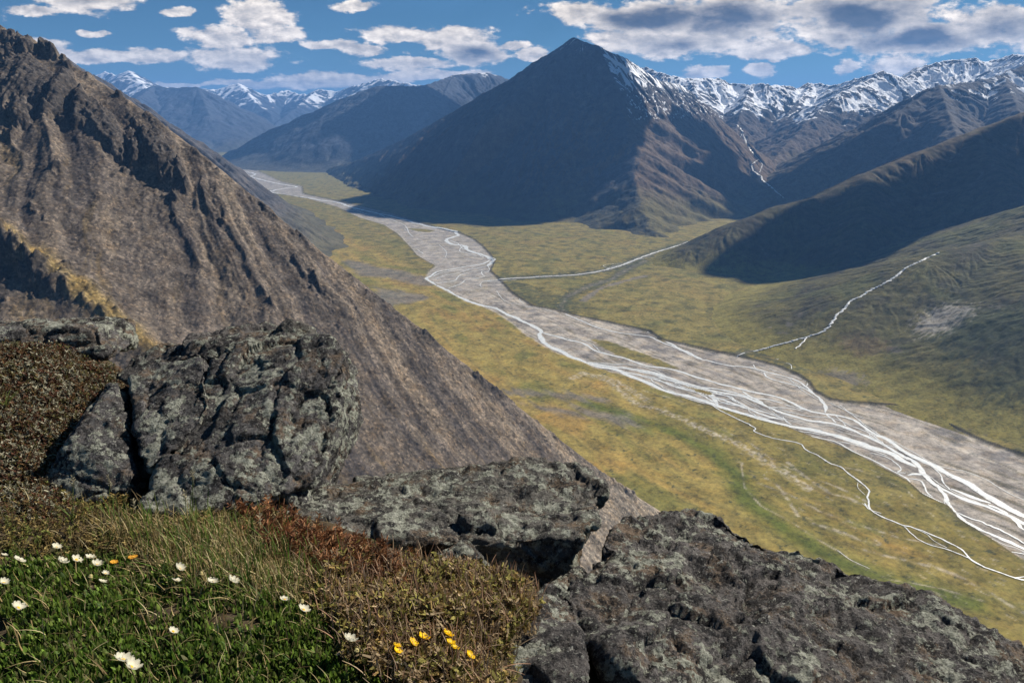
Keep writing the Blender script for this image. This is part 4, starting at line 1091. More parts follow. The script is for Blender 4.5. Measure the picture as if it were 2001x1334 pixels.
def rock(name, hulls, vox, mat, label, big=0.03, mid=0.014, strata=None, seed=0, cat='rock', smooth=1, group=None, blk=1.0):
    bm = bmesh.new()
    allp = []
    for h in hulls:
        vs = [bm.verts.new(Vector(p)) for p in h]
        allp += [Vector(p) for p in h]
        r_ = bmesh.ops.convex_hull(bm, input=vs)
        junk = [g for g in r_['geom_interior'] if isinstance(g, bmesh.types.BMVert)]
        bmesh.ops.delete(bm, geom=[v for v in junk if v.is_valid], context='VERTS')
    ctr = sum(allp, Vector()) / len(allp)
    ctr.z = min(p.z for p in allp)
    for v in bm.verts: v.co -= ctr
    t = bpy.data.meshes.new('tmp'); bm.to_mesh(t); bm.free()
    to = bpy.data.objects.new('tmp', t); COL.objects.link(to)
    md = to.modifiers.new('r', 'REMESH'); md.mode = 'VOXEL'; md.voxel_size = vox; md.use_smooth_shade = True
    sm = to.modifiers.new('s', 'SMOOTH'); sm.factor = 0.5; sm.iterations = smooth + 1
    me = bpy.data.meshes.new_from_object(to.evaluated_get(bpy.context.evaluated_depsgraph_get()))
    bpy.data.objects.remove(to); bpy.data.meshes.remove(t)
    nv = len(me.vertices)
    co = np.empty(nv * 3, np.float32); me.vertices.foreach_get('co', co); co = co.reshape(-1, 3).astype(np.float64)
    nr = np.empty(nv * 3, np.float32); me.vertices.foreach_get('normal', nr); nr = nr.reshape(-1, 3)
    q = co + seed * 7.1
    d = fbm3(q * 2.6, 3, 1) * big * 1.5
    sax = np.asarray(strata[0] if strata else (0.2, -0.3, 1.0), float); sax /= np.linalg.norm(sax)
    qs = q + np.stack([fbm3(q * 3 + 5, 2, 41), fbm3(q * 3 + 9, 2, 42), fbm3(q * 3 + 2, 2, 43)], 1) * 0.05
    qs = qs + np.outer(qs @ sax, sax) * 1.6                       # blocks are flatter across the layering
    for sc_, am_ in ((4.2, 1.3 * blk), (10.5, 0.5 * blk), (25.0, 0.2 * blk)):
        f1_, f2_, id_, cp_ = worley(qs * sc_, int(sc_))
        th_ = id_ * 97.0; zz_ = np.sin(id_ * 331.0)
        til = (qs * sc_ - cp_)[:, 0] * np.cos(th_) + (qs * sc_ - cp_)[:, 1] * np.sin(th_) + (qs * sc_ - cp_)[:, 2] * zz_
        d = d + (id_ - 0.6) * big * am_ * 0.8 + til * big * am_ * 0.75 - np.exp(-((f2_ - f1_) / 0.07) ** 2) * big * am_ * 0.38
    # broken facets: stepped noise
    st = fbm3(q * 5.5, 3, 7); d = d + np.round(st * 5) / 5 * big * 0.5
    rd = fbm3(q * 11, 4, 11, rid=True); d = d + rd * mid * 0.5
    d = d + fbm3(q * 34, 3, 15) * mid * 0.45 + fbm3(q * 90, 2, 19) * mid * 0.28
    if strata:
        ax, f, a = strata
        ax = np.asarray(ax, float); ax /= np.linalg.norm(ax)
        s = q @ ax
        lay = perlin3(np.stack([s * f, (q @ np.array([.3, .5, .2])) * 1.5, s * 0], 1), 31)
        lay2 = perlin3(np.stack([s * f * 2.7, q[:, 0] * 3, q[:, 1] * 3], 1), 32)
        d = d + (np.clip(lay * 2.2, -1, 1) + 0.4 * lay2) * a
    co = co + nr * d[:, None]
    me.vertices.foreach_set('co', co.astype(np.float32).ravel()); me.update()
    o = link(name, me, mat); o.location = ctr
    tag(o, label, cat, group)
    print(name, nv, round(time.time() - T0, 1))
    return o

def back(pts, dv, k=0.9):
    m = sum((Vector(p) for p in pts), Vector()) / len(pts)
    return [tuple(m + (Vector(p) - m) * k + Vector(dv)) for p in pts]
V3 = lambda u, v, y: tuple(P(u, v, y))
ST = (0.25, -0.55, 0.8)
# block left of the first crack
f_ = [V3(92, 935, 2.12), V3(140, 850, 2.2), V3(215, 752, 2.5), V3(230, 745, 2.52), V3(234, 800, 2.38), V3(244, 880, 2.22), V3(262, 930, 2.12), V3(240, 985, 2.05), V3(120, 985, 2.06)]
rock('rock_slab', [f_ + back(f_, (-0.12, 0.55, -0.35))], 0.008, M_R1, 'grey rock slab left of the narrow crack, beside the reddish heath', 0.012, 0.009, (ST, 16, 0.010), 1)
f_ = [V3(254, 738, 2.53), V3(300, 712, 2.6), V3(392, 690, 2.62), V3(400, 740, 2.48), V3(412, 792, 2.36), V3(392, 826, 2.29), V3(345, 878, 2.2), V3(285, 918, 2.12), V3(268, 880, 2.21), V3(260, 800, 2.38)]
rock('rock_slab', [f_ + back(f_, (-0.1, 0.6, -0.4))], 0.008, M_R1, 'grey fractured rock block between the two cracks of the outcrop', 0.012, 0.009, (ST, 16, 0.010), 2)
f_ = [V3(424, 698, 2.6), V3(500, 668, 2.75), V3(560, 650, 2.8), V3(640, 662, 2.7), V3(672, 690, 2.6), V3(676, 720, 2.55), V3(655, 800, 2.42), V3(640, 880, 2.3), V3(605, 938, 2.2), V3(560, 960, 2.12),
      V3(480, 992, 2.02), V3(380, 1010, 1.96), V3(270, 1000, 1.98), V3(300, 945, 2.08), V3(405, 858, 2.24), V3(436, 806, 2.34)]
b_ = [V3(670, 690, 2.62), V3(690, 715, 2.75), V3(672, 800, 2.7), V3(640, 900, 2.5), V3(420, 700, 2.65), V3(560, 655, 2.85)]
rock('rock_slab', [f_ + back(f_[:6] + f_[9:14], (0.0, 0.5, -0.42), 0.8), b_ + back(b_, (-0.15, 0.5, -0.5), 0.8)], 0.0085, M_R1, 'largest tilted dark slab of the outcrop, overhanging the scree on its right', 0.018, 0.011, (ST, 13, 0.014), 3)
f_ = [V3(352, 668, 2.72), V3(372, 652, 2.78), V3(445, 645, 2.85), V3(520, 634, 2.92), V3(540, 644, 2.86), V3(535, 662, 2.78), V3(470, 682, 2.72), V3(400, 705, 2.66), V3(360, 692, 2.68)]
rock('rock_slab', [f_ + back(f_, (0.0, 0.2, -0.08))], 0.007, M_R2, 'thin black slab lying on top of the outcrop', 0.012, 0.01, (ST, 30, 0.012), 4)
f_ = [V3(215, 735, 2.62), V3(262, 690, 2.75), V3(320, 665, 2.82), V3(372, 668, 2.78), V3(395, 690, 2.7), V3(300, 715, 2.62), V3(250, 745, 2.55)]
rock('rock_slab', [f_ + back(f_, (0.0, 0.3, -0.25))], 0.0075, M_R2, 'low dark rock ledge behind the cracked blocks', 0.015, 0.011, (ST, 22, 0.012), 5)
f_ = [V3(505, 680, 2.72), V3(560, 632, 2.88), V3(612, 640, 2.86), V3(600, 680, 2.74), V3(560, 720, 2.6)]
rock('rock_slab', [f_ + back(f_, (0.0, 0.25, -0.2))], 0.0075, M_R3, 'pale green lichened corner stone on top of the largest slab', 0.014, 0.011, (ST, 22, 0.012), 15)
# slab at the left edge
f_ = [V3(-130, 650, 2.9), V3(0, 642, 2.95), V3(165, 636, 3.05), V3(190, 640, 3.02), V3(207, 690, 2.92), V3(190, 705, 2.9), V3(90, 712, 2.86), V3(0, 718, 2.82), V3(-130, 722, 2.8)]
rock('rock_slab', [f_ + back(f_, (0.0, 0.35, -0.06))], 0.0075, M_R1, 'flat rectangular slab resting on the heath at the left edge', 0.012, 0.011, ((0, -.2, 1), 24, 0.014), 6)
# middle boulder
t_ = [V3(556, 1035, 2.0), V3(562, 985, 2.12), V3(640, 938, 2.5), V3(700, 940, 2.48), V3(790, 936, 2.5), V3(880, 916, 2.55), V3(1050, 895, 2.62), V3(1130, 906, 2.6), V3(1172, 962, 2.38), V3(1170, 1025, 2.1),
      V3(1080, 1052, 2.02), V3(980, 1068, 1.98), V3(860, 1062, 1.98), V3(720, 1046, 1.98), V3(620, 1056, 1.96)]
lo = [V3(890, 1066, 1.97), V3(1140, 1050, 2.04), V3(1125, 1140, 2.02), V3(1000, 1160, 1.96), V3(905, 1130, 1.98), V3(1110, 940, 2.55), V3(880, 940, 2.6)]
rock('boulder', [t_ + back(t_, (0, 0.06, -0.12), 0.92), lo + back(lo, (0, .3, -.35), 0.9), [V3(560, 1040, 2.02), V3(640, 950, 2.5), V3(700, 950, 2.5), V3(640, 1050, 2.1), V3(560, 1100, 2.15), V3(640, 1110, 2.2), V3(700, 1000, 2.8), V3(600, 1000, 2.8)]],
     0.0085, M_R3, 'broad flat-topped boulder with a dark hollow under its front edge', 0.028, 0.013, ((.1, -.3, 1), 12, 0.012), 7, cat='boulder', blk=0.7)
f_ = [V3(788, 1112, 1.82), V3(830, 1090, 1.86), V3(905, 1062, 1.92), V3(945, 1090, 1.86), V3(985, 1130, 1.78), V3(1005, 1165, 1.7), V3(900, 1170, 1.68), V3(800, 1145, 1.75)]
rock('rock', [f_ + back(f_, (0.02, 0.2, -0.2))], 0.006, M_R3, 'pale lichened wedge of rock propped under the flat-topped boulder', 0.016, 0.011, None, 8)
# right boulder
t_ = [V3(1112, 1185, 1.74), V3(1130, 1132, 1.86), V3(1172, 1058, 2.08), V3(1225, 1012, 2.25), V3(1345, 994, 2.38), V3(1405, 1004, 2.36), V3(1500, 1062, 2.22), V3(1640, 1106, 2.12), V3(1755, 1146, 2.03),
      V3(1850, 1204, 1.9), V3(1945, 1246, 1.82), V3(2010, 1296, 1.72), V3(2200, 1400, 1.6), V3(2200, 1600, 1.2), V3(1700, 1520, 1.2), V3(1360, 1420, 1.32), V3(1210, 1300, 1.5), V3(1135, 1255, 1.6)]
up = [V3(1200, 1050, 2.1), V3(1300, 1010, 2.25), V3(1400, 1030, 2.22), V3(1330, 1100, 1.95), V3(1200, 1110, 1.9), V3(1500, 1090, 2.1)]
rock('boulder', [t_ + back(t_, (0.1, 0.25, -0.5), 0.8)], 0.0085, M_R2,
     'largest black lichened boulder filling the lower right corner', 0.042, 0.022, ((.3, -.4, .9), 8, 0.016), 9, cat='boulder', smooth=2, blk=0.45)
f_ = [V3(925, 1345, 1.34), V3(945, 1268, 1.45), V3(1000, 1212, 1.56), V3(1040, 1160, 1.68), V3(1085, 1140, 1.76), V3(1120, 1150, 1.74), V3(1108, 1185, 1.66), V3(1128, 1250, 1.5), V3(1140, 1300, 1.42), V3(1150, 1400, 1.3), V3(920, 1420, 1.25)]
rock('boulder', [f_ + back(f_, (0.05, 0.25, -0.3), 0.85)], 0.0065, M_R2, 'dark rough rock wedged between the grass and the largest boulder', 0.024, 0.015, None, 10, cat='boulder', blk=0.5)
f_ = [V3(1040, 1175, 1.78), V3(1075, 1130, 1.9), V3(1130, 1100, 2.0), V3(1150, 1110, 1.98), V3(1125, 1180, 1.78), V3(1060, 1200, 1.72)]
rock('rock', [f_ + back(f_, (0.0, 0.2, -0.3), 1.0)], 0.0065, M_R2, 'small dark rock in the gap between the two right-hand boulders', 0.015, 0.011, None, 11)
f_ = [V3(45, 1025, 1.93), V3(60, 1005, 1.98), V3(105, 1002, 1.98), V3(132, 1018, 1.94), V3(125, 1036, 1.9), V3(60, 1040, 1.89)]
rock('rock', [f_ + back(f_, (0, 0.08, -0.08))], 0.004, M_R1, 'small grey stone half buried in dry grass below the slabs', 0.006, 0.007, None, 12)
f_ = [V3(450, 1000, 2.1), V3(560, 960, 2.2), V3(600, 960, 2.25), V3(570, 1040, 2.05), V3(470, 1060, 1.98)]
rock('rock', [f_ + back(f_, (0, 0.3, -0.3))], 0.007, M_R1, 'shaded rock in the dark gap under the overhanging slab', 0.015, 0.011, None, 13)
# ------------------------------------------------------------------ plants of the foreground
def leaf_mat(name, trans=0.35, rough=0.6):
    m = NT(name)
    c = m.attr('col', 'Color')
    b = m.bsdf(c, rough, None, 0.25)
    t = m.n('ShaderNodeBsdfTranslucent'); m.put(t.inputs[0], c)
    mx = m.n('ShaderNodeMixShader'); m.put(mx.inputs[0], trans)
    m.t.links.new(b.outputs[0], mx.inputs[1]); m.t.links.new(t.outputs[0], mx.inputs[2])
    m.t.links.new(mx.outputs[0], m.out.inputs[0])
    return m.m
M_LEAF = leaf_mat('leaf_green', 0.45); M_DRY = leaf_mat('dry_grass', 0.25, 0.7); M_HEATH = leaf_mat('heath_sprig', 0.25, 0.8)
vr = np.random.default_rng(77)
def to_uv(x, y, z):
    d = -(z * CP + y * SP) ; f = y * CP - z * SP
    return W0 / 2 + FPX * x / f, H0 / 2 + FPX * d / f
def sample(poly, n, soft=20):
    """random ground points whose direction from the camera falls in the traced patch"""
    pl = np.array(poly, float); out = []
    lo, hi = pl.min(0), pl.max(0)
    pts = np.zeros((0, 3))
    w3 = np.array([ghit(u, v) for u, v in poly]); l3 = w3.min(0) - 0.05; h3 = w3.max(0) + 0.05
    while len(pts) < n:
        x = vr.uniform(l3[0], h3[0], n * 2); y = vr.uniform(l3[1], h3[1], n * 2)
        z = gz(x, y)
        u, v = to_uv(x, y, z)
        k = inside(u + vr.normal(size=len(u)) * soft, v + vr.normal(size=len(u)) * soft * 0.7, pl)
        pts = np.concatenate([pts, np.stack([x, y, z], 1)[k]])
    return pts[:n]
def instance(name, T, F, pos, yaw, tilt, size, col, mat, label, roll=None, wid=None, kind='stuff'):
    """many small plant pieces of one kind as a single mesh; T: template (k,3), F: quads"""
    n = len(pos); k = len(T)
    t = np.repeat(T[None], n, 0) * size[:, None, None]
    if wid is not None: t[:, :, 0] *= wid[:, None]
    ct, st = np.cos(tilt)[:, None], np.sin(tilt)[:, None]
    y = t[:, :, 1] * ct + t[:, :, 2] * st; z = -t[:, :, 1] * st + t[:, :, 2] * ct; x = t[:, :, 0]
    cy, sy = np.cos(yaw)[:, None], np.sin(yaw)[:, None]
    co = np.stack([x * cy - y * sy, x * sy + y * cy, z], -1) + pos[:, None, :]
    q = (F[None] + (np.arange(n) * k)[:, None, None]).reshape(-1, 4)
    me = mesh_np(name, co.reshape(-1, 3), q)
    add_attr(me, 'col', np.repeat(col, k, 0))
    o = link(name, me, mat)
    tag(o, label, None, None, kind)
    return o
def blade(n=4, bend=0.35, w=0.06, taper=1.0, cup=0.0):
    T, F = [], []
    for i in range(n + 1):
        s = i / n
        ww = w * (1 - s ** 2 * taper) + 0.004
        yb = bend * s * s
        T += [(-ww, yb, s * (1 - 0.25 * bend * s)), (ww, yb, s * (1 - 0.25 * bend * s))]
        if i < n: F.append((2 * i, 2 * i + 1, 2 * i + 3, 2 * i + 2))
    return np.array(T), np.array(F)
def oval_leaf(w=0.16, bend=0.25):
    T, F = [], []
    prof = [0.25, 0.8, 1.0, 0.85, 0.15]
    for i, p_ in enumerate(prof):
        s = i / 4
        T += [(-w * p_, bend * s * s + 0.06 * p_, s), (0, bend * s * s, s), (w * p_, bend * s * s + 0.06 * p_, s)]
        if i < 4:
            F += [(3 * i, 3 * i + 1, 3 * i + 4, 3 * i + 3), (3 * i + 1, 3 * i + 2, 3 * i + 5, 3 * i + 4)]
    return np.array(T), np.array(F)
def sprig(nl=9, seed=0, spread=0.22, lw=0.05):
    r_ = np.random.default_rng(seed); T, F = [], []
    def quad(a, b, w):
        d = np.array(b) - np.array(a); p_ = np.cross(d, r_.normal(size=3)); p_ = p_ / (np.linalg.norm(p_) + 1e-9) * w
        i = len(T); T.extend([np.array(a) - p_, np.array(a) + p_, np.array(b) + p_ * 0.7, np.array(b) - p_ * 0.7]); F.append((i, i + 1, i + 2, i + 3))
    quad((0, 0, 0), (r_.normal() * 0.08, r_.normal() * 0.08, 0.95), 0.022)
    for i in range(nl):
        s = 0.25 + 0.75 * i / nl
        a = r_.uniform(0, 6.28); l = spread * r_.uniform(0.6, 1.3)
        quad((0, 0, s), (math.cos(a) * l, math.sin(a) * l, s + l * r_.uniform(0.1, 0.9)), lw)
    return np.array(T), np.array(F)
def mixcol(n, cols, var=0.25):
    k = vr.integers(0, len(cols), n)
    c = np.array(cols)[k]
    return np.clip(c * (1 + vr.normal(size=(n, 1)) * var), 0.004, 1)
TAU = 6.2832
GREEN = [(-60, 1110), (120, 1100), (300, 1105), (460, 1120), (600, 1170), (640, 1250), (660, 1400), (-60, 1400)]
GREEN2 = [(520, 1190), (600, 1190), (680, 1250), (760, 1290), (900, 1330), (930, 1400), (480, 1400)]
HEATH = [(-60, 985), (110, 960), (300, 985), (480, 990), (600, 1035), (760, 1105), (860, 1130), (1010, 1150), (1035, 1200), (985, 1270), (970, 1400), (760, 1330), (640, 1230), (560, 1140), (400, 1090), (200, 1090), (-60, 1090)]
BROWN = [(620, 1090), (860, 1120), (1015, 1145), (1040, 1210), (990, 1270), (965, 1400), (820, 1390), (700, 1290), (640, 1200)]
MOUND = [(-160, 690), (215, 690), (245, 750), (170, 850), (115, 940), (130, 1010), (-160, 1010)]
TAWNY = [(200, 1030), (420, 1030), (600, 1080), (640, 1150), (560, 1190), (440, 1150), (300, 1110)]
# carpet of small oblong leaves
T, F = oval_leaf(0.17, 0.2)
for poly, n_ in ((GREEN, 15000), (GREEN2, 3000)):
    pos = sample(poly, n_); d = fbm(pos[:, 0] * 6, pos[:, 1] * 6, 4, 130)
    pos = pos[(d + vr.normal(size=len(pos)) * 0.12) > -0.22]; n = len(pos)
    sz = vr.uniform(0.013, 0.031, n)
    instance('leaf_carpet', T, F, pos - np.array([0, 0, 0.004]), vr.uniform(0, TAU, n), vr.normal(size=n) * 0.35 + 0.1, sz,
             mixcol(n, [(0.085, 0.15, 0.02), (0.125, 0.20, 0.028), (0.055, 0.10, 0.016), (0.17, 0.23, 0.045), (0.12, 0.12, 0.045), (0.09, 0.13, 0.022)]), M_LEAF, 'carpet of small dark green oblong leaves in the lower left')
# grass blades, green and dry
def blades(name, poly, n_, sz, cols, mat, label, bend, w, tiltk=0.5, soft=25, up=0.0):
    pos = sample(poly, n_, soft); n = len(pos)
    T, F = blade(5, bend, w)
    return instance(name, T, F, pos + np.array([0, 0, up]), vr.uniform(0, TAU, n), vr.normal(size=n) * tiltk, vr.uniform(sz[0], sz[1], n), mixcol(n, cols), mat, label)
GRN = [(0.075, 0.14, 0.02), (0.11, 0.17, 0.03), (0.14, 0.17, 0.04)]
TAN = [(0.42, 0.33, 0.16), (0.28, 0.20, 0.09), (0.42, 0.35, 0.19), (0.20, 0.14, 0.06)]
blades('grass', TAWNY, 900, (0.04, 0.11), GRN, M_LEAF, 'thin green grass blades below the slabs', 0.4, 0.016)
blades('grass', GREEN, 700, (0.03, 0.06), GRN, M_LEAF, 'scattered green grass among the leaf carpet', 0.4, 0.016)
blades('dry_grass', TAWNY, 3800, (0.03, 0.075), TAN, M_DRY, 'tangle of pale dry grass below the slabs', 0.8, 0.017, 0.95)
blades('dry_grass', HEATH, 3200, (0.025, 0.07), TAN, M_DRY, 'dry grass threads through the heath', 0.7, 0.017, 1.0)
blades('dry_grass', BROWN, 3000, (0.04, 0.10), [(0.36, 0.21, 0.13), (0.38, 0.28, 0.18), (0.22, 0.15, 0.10)], M_DRY, 'brown dry stalks around the yellow flowers', 0.3, 0.016, 0.5)
blades('dry_grass', GREEN, 900, (0.025, 0.07), TAN, M_DRY, 'few dry straws on the leaf carpet', 0.7, 0.018, 1.1)
# heath sprigs
for sd in range(3):
    T, F = sprig(13, sd)
    for poly, n_, cols, lab, s0, s1 in ((HEATH, 3300, [(0.20, 0.14, 0.045), (0.16, 0.14, 0.04), (0.28, 0.21, 0.08), (0.12, 0.085, 0.035), (0.13, 0.15, 0.035)], 'low brown and olive heath between the rocks and the green leaves', 0.018, 0.036),
                                        (BROWN, 1800, [(0.18, 0.165, 0.04), (0.23, 0.155, 0.05), (0.14, 0.09, 0.04), (0.30, 0.225, 0.13), (0.22, 0.19, 0.05)], 'rusty heath in front of the flat-topped boulder', 0.03, 0.06),
                                        (MOUND, 6500, [(0.11, 0.045, 0.025), (0.13, 0.075, 0.03), (0.07, 0.035, 0.02), (0.24, 0.23, 0.16), (0.10, 0.09, 0.03), (0.30, 0.28, 0.2)], 'reddish heath and pale lichen on the mound at the left', 0.018, 0.04)):
        pos = sample(poly, n_, 14); n = len(pos)
        d = fbm(pos[:, 0] * 7, pos[:, 1] * 7, 3, 140)
        instance('heath', T, F, pos - np.array([0, 0, 0.004]), vr.uniform(0, TAU, n), vr.normal(size=n) * 0.45, vr.uniform(s0, s1, n) * (1 + 0.5 * d), mixcol(n, cols), M_HEATH, lab)
T, F = sprig(18, 9, 0.2, 0.03)
RUSTY = [(480, 1005), (560, 1030), (700, 1080), (790, 1110), (770, 1150), (640, 1120), (520, 1060)]
pos = sample(RUSTY, 520, 16); n = len(pos)
instance('heath', T, F, pos, vr.uniform(0, TAU, n), vr.normal(size=n) * 0.4, vr.uniform(0.035, 0.075, n), mixcol(n, [(0.20, 0.085, 0.035), (0.26, 0.13, 0.06), (0.14, 0.06, 0.03)]), M_HEATH, 'rust-red twiggy dwarf shrubs along the foot of the rocks')

# ------------------------------------------------------------------ flowers, each one a thing
def solid(name, rough=0.6, col=(1, 1, 1), trans=0.0):
    m = NT(name); b = m.bsdf(col, rough, None, 0.2)
    if trans:
        t = m.n('ShaderNodeBsdfTranslucent'); m.put(t.inputs[0], col + (1.0,))
        mx = m.n('ShaderNodeMixShader'); m.put(mx.inputs[0], trans)
        m.t.links.new(b.outputs[0], mx.inputs[1]); m.t.links.new(t.outputs[0], mx.inputs[2]); m.t.links.new(mx.outputs[0], m.out.inputs[0])
    return m.m
M_PET = solid('white_petal', 0.5, (0.72, 0.69, 0.55), 0.45); M_YEL = solid('yellow_petal', 0.5, (0.85, 0.55, 0.012), 0.3)
M_CEN = solid('flower_centre', 0.8, (0.62, 0.34, 0.03)); M_CAL = solid('calyx', 0.8, (0.10, 0.075, 0.03)); M_STEM = solid('flower_stem', 0.7, (0.10, 0.085, 0.04))
M_BUD = solid('bud', 0.7, (0.42, 0.36, 0.16), 0.2); M_ORA = solid('withered_petal', 0.7, (0.55, 0.27, 0.03), 0.2); M_GST = solid('green_stem', 0.7, (0.09, 0.12, 0.03))
def tube(path, rad, k=6):
    path = [Vector(p) for p in path]; co, q = [], []
    for i, p in enumerate(path):
        d = (path[min(i + 1, len(path) - 1)] - path[max(i - 1, 0)]).normalized()
        a = d.orthogonal().normalized(); b = d.cross(a)
        r_ = rad * (1 - 0.35 * i / len(path))
        for j in range(k):
            t = TAU * j / k; co.append(p + a * math.cos(t) * r_ + b * math.sin(t) * r_)
    for i in range(len(path) - 1):
        for j in range(k): q.append((i * k + j, i * k + (j + 1) % k, (i + 1) * k + (j + 1) % k, (i + 1) * k + j))
    return mesh_np('stem', co, q)
def dome(r, h, nu=12, nv=5, bump_=0.12, seed=0):
    r_ = np.random.default_rng(seed); co, q = [], []
    for j in range(nv + 1):
        a = math.pi / 2 * j / nv
        for i in range(nu):
            t = TAU * i / nu; rr = r * math.cos(a * 0.98) * (1 + r_.normal() * bump_); co.append((rr * math.cos(t), rr * math.sin(t), h * math.sin(a)))
    for j in range(nv):
        for i in range(nu): q.append((j * nu + i, j * nu + (i + 1) % nu, (j + 1) * nu + (i + 1) % nu, (j + 1) * nu + i))
    return mesh_np('dome', co, q)
def petal_mesh(L, wd, cup, seed):
    r_ = np.random.default_rng(seed); co, q = [], []
    nu, nv = 5, 5
    for j in range(nv + 1):
        s = j / nv
        ww = wd * math.sin(math.pi * min(1, 0.16 + 0.72 * s)) ** 0.8 * (1 - 0.25 * max(0, s - 0.8) / 0.2)
        for i in range(nu + 1):
            t = i / nu * 2 - 1
            x = 0.12 * L + s * L * (1 - 0.06 * t * t)
            co.append((x, t * ww, cup * s * s * L + 0.10 * L * t * t * s + r_.normal() * 0.012 * L))
    for j in range(nv):
        for i in range(nu): a = j * (nu + 1) + i; q.append((a, a + 1, a + nu + 2, a + nu + 1))
    return mesh_np('petal', co, q)
SUNV = Vector((0.45, 0.42, 0.79)).normalized()
def head_matrix(nrm, spin):
    n_ = Vector(nrm).normalized()
    return (n_.to_track_quat('Z', 'Y').to_matrix().to_4x4() @ Matrix.Rotation(spin, 4, 'Z'))
PET = {}
def put(root, name, me, mat, M):
    o = bpy.data.objects.new(name, me); COL.objects.link(o); o.parent = root
    if not me.materials: me.materials.append(mat)
    o.matrix_local = M
    return o
def flower(u, v, label, size=0.017, kind='avens', nrm=None, pets=8, cup=0.5, height=0.045, seed=0, group=None):
    fr = random.Random(seed * 13 + 5)
    # the point on the ground below the head
    g = ghit(u, v); r = Vector(tuple(ray(u, v)))
    k = g.y / r.y
    hp = r * (k - height / max(0.3, -r.z) * 0.95)
    bx_, by_ = hp.x + fr.uniform(-.008, .008), hp.y + fr.uniform(-.006, .006)
    base = Vector((bx_, by_, float(gz(np.array([bx_]), np.array([by_]))[0])))
    root = empty({'avens': 'mountain_avens', 'yellow': 'yellow_flower', 'bud': 'flower_bud', 'orange': 'withered_flower'}[kind], base)
    tag(root, label, 'flower', group)
    hd = hp - base
    n_ = Vector(nrm) if nrm else SUNV + Vector((fr.uniform(-.25, .25), fr.uniform(-.25, .25), fr.uniform(-.15, .2)))
    n_.normalize()
    M = Matrix.Translation(hd) @ head_matrix(n_, fr.uniform(0, 6))
    st = tube([(0, 0, -0.01), hd * 0.35 + Vector((fr.uniform(-.004, .004), 0, 0)), hd * 0.75, hd - n_ * size * 0.12], 0.0011)
    so = put(root, 'stem', st, M_STEM if kind != 'yellow' else M_GST, Matrix())
    if kind == 'bud':
        put(root, 'bud', PET.setdefault('bud', dome(0.0062, 0.008, 10, 5)), M_BUD, M); put(root, 'calyx', PET.setdefault('budc', dome(0.0058, -0.006, 10, 4)), M_CAL, M)
        return root
    mat = {'avens': M_PET, 'yellow': M_YEL, 'orange': M_ORA}[kind]
    for i in range(pets):
        key = (kind, round(size, 4), round(cup, 2), i % 3)
        me = PET.get(key)
        if me is None: me = PET[key] = petal_mesh(size, size * (0.42 if kind == 'avens' else 0.62), cup, i % 3 + 7)
        put(root, 'petal', me, mat, M @ Matrix.Rotation(TAU * i / pets + fr.uniform(-.1, .1), 4, 'Z') @ Matrix.Rotation(fr.uniform(-.15, .12), 4, 'Y'))
    put(root, 'centre', PET.setdefault(('c', kind, round(size, 4)), dome(size * 0.30, size * 0.2, 12, 4, 0.2)), M_CEN if kind != 'yellow' else M_YEL, M)
    put(root, 'calyx', PET.setdefault(('k', kind, round(size, 4)), dome(size * 0.26, -size * 0.28, 10, 4)), M_CAL, M)
    return root
AV = [(37, 1094, .021, 'open white flower at the left edge of the picture, above the lone low flower'), (110, 1069, .018, 'highest of the white flowers at the left, tilted over dry grass'),
      (121, 1098, .020, 'white flower with a wide brown centre, left one of the dense row'), (149, 1093, .021, 'white flower showing dark lines under its petals, second in the dense row'),
      (176, 1089, .018, 'white flower in the middle of the dense row, half hidden by its neighbour'), (189, 1103, .019, 'white flower ending the dense row on its right, turned sideways'),
      (200, 1136, .014, 'small white flower below the right end of the dense row'), (206, 1120, .012, 'tiny half-open white flower between the dense row and the small flower below it'),
      (7, 1138, .016, 'white flower cut by the left edge of the picture'), (8, 1084, .012, 'tiny pale flower at the left edge above the cut-off white flower'),
      (35, 1187, .022, 'lone white flower seen from its side, low in the green leaves at the left'), (350, 1110, .018, 'upper white flower of the pair among tawny grass'),
      (345, 1134, .017, 'lower white flower of the pair among tawny grass'), (415, 1137, .019, 'drooping white flower left of the round open one in tawny grass'),
      (454, 1135, .020, 'round open white flower, right end of the tawny grass group'), (338, 1233, .016, 'single white flower sunk in the green carpet below the tawny grass'),
      (240, 1289, .025, 'upper of two broad white flowers at the bottom left'), (256, 1303, .025, 'lower of two broad white flowers at the bottom left'),
      (556, 1171, .017, 'small cup-shaped white flower where green leaves meet brown heath'), (593, 1191, .021, 'wide white flower just above the bright green tuft'),
      (683, 1251, .022, 'pale greenish white flower on a tall dark stem'), (784, 1297, .021, 'white flower with dark calyx below the yellow flowers')]
for i, (u, v, s_, lab) in enumerate(AV):
    flower(u, v, lab, s_ * 0.74, 'avens', cup=[.35, .5, .65][i % 3], height=0.04 + 0.012 * (i % 3) if i != 20 else 0.075, seed=i, group='white flowers in the grass')
YF = [(776, 1262, .0125, 'leftmost yellow flower, upper of the stacked two'), (777, 1272, .0125, 'leftmost yellow flower, lower of the stacked two'), (807, 1255, .014, 'tilted yellow flower left of the tallest yellow one'),
      (828, 1245, .0165, 'largest yellow flower in the middle of the group'), (875, 1239, .0165, 'highest yellow flower of the group, flat and wide'), (880, 1256, .014, 'yellow flower right under the highest one'),
      (889, 1266, .0125, 'lower yellow flower touching the one above it'), (918, 1281, .0145, 'yellow flower nearest to the dark boulder on the right')]
for i, (u, v, s_, lab) in enumerate(YF):
    flower(u, v, lab, s_ * 0.85, 'yellow', pets=5, cup=.45, height=0.06, seed=40 + i, group='yellow flowers in brown heath')
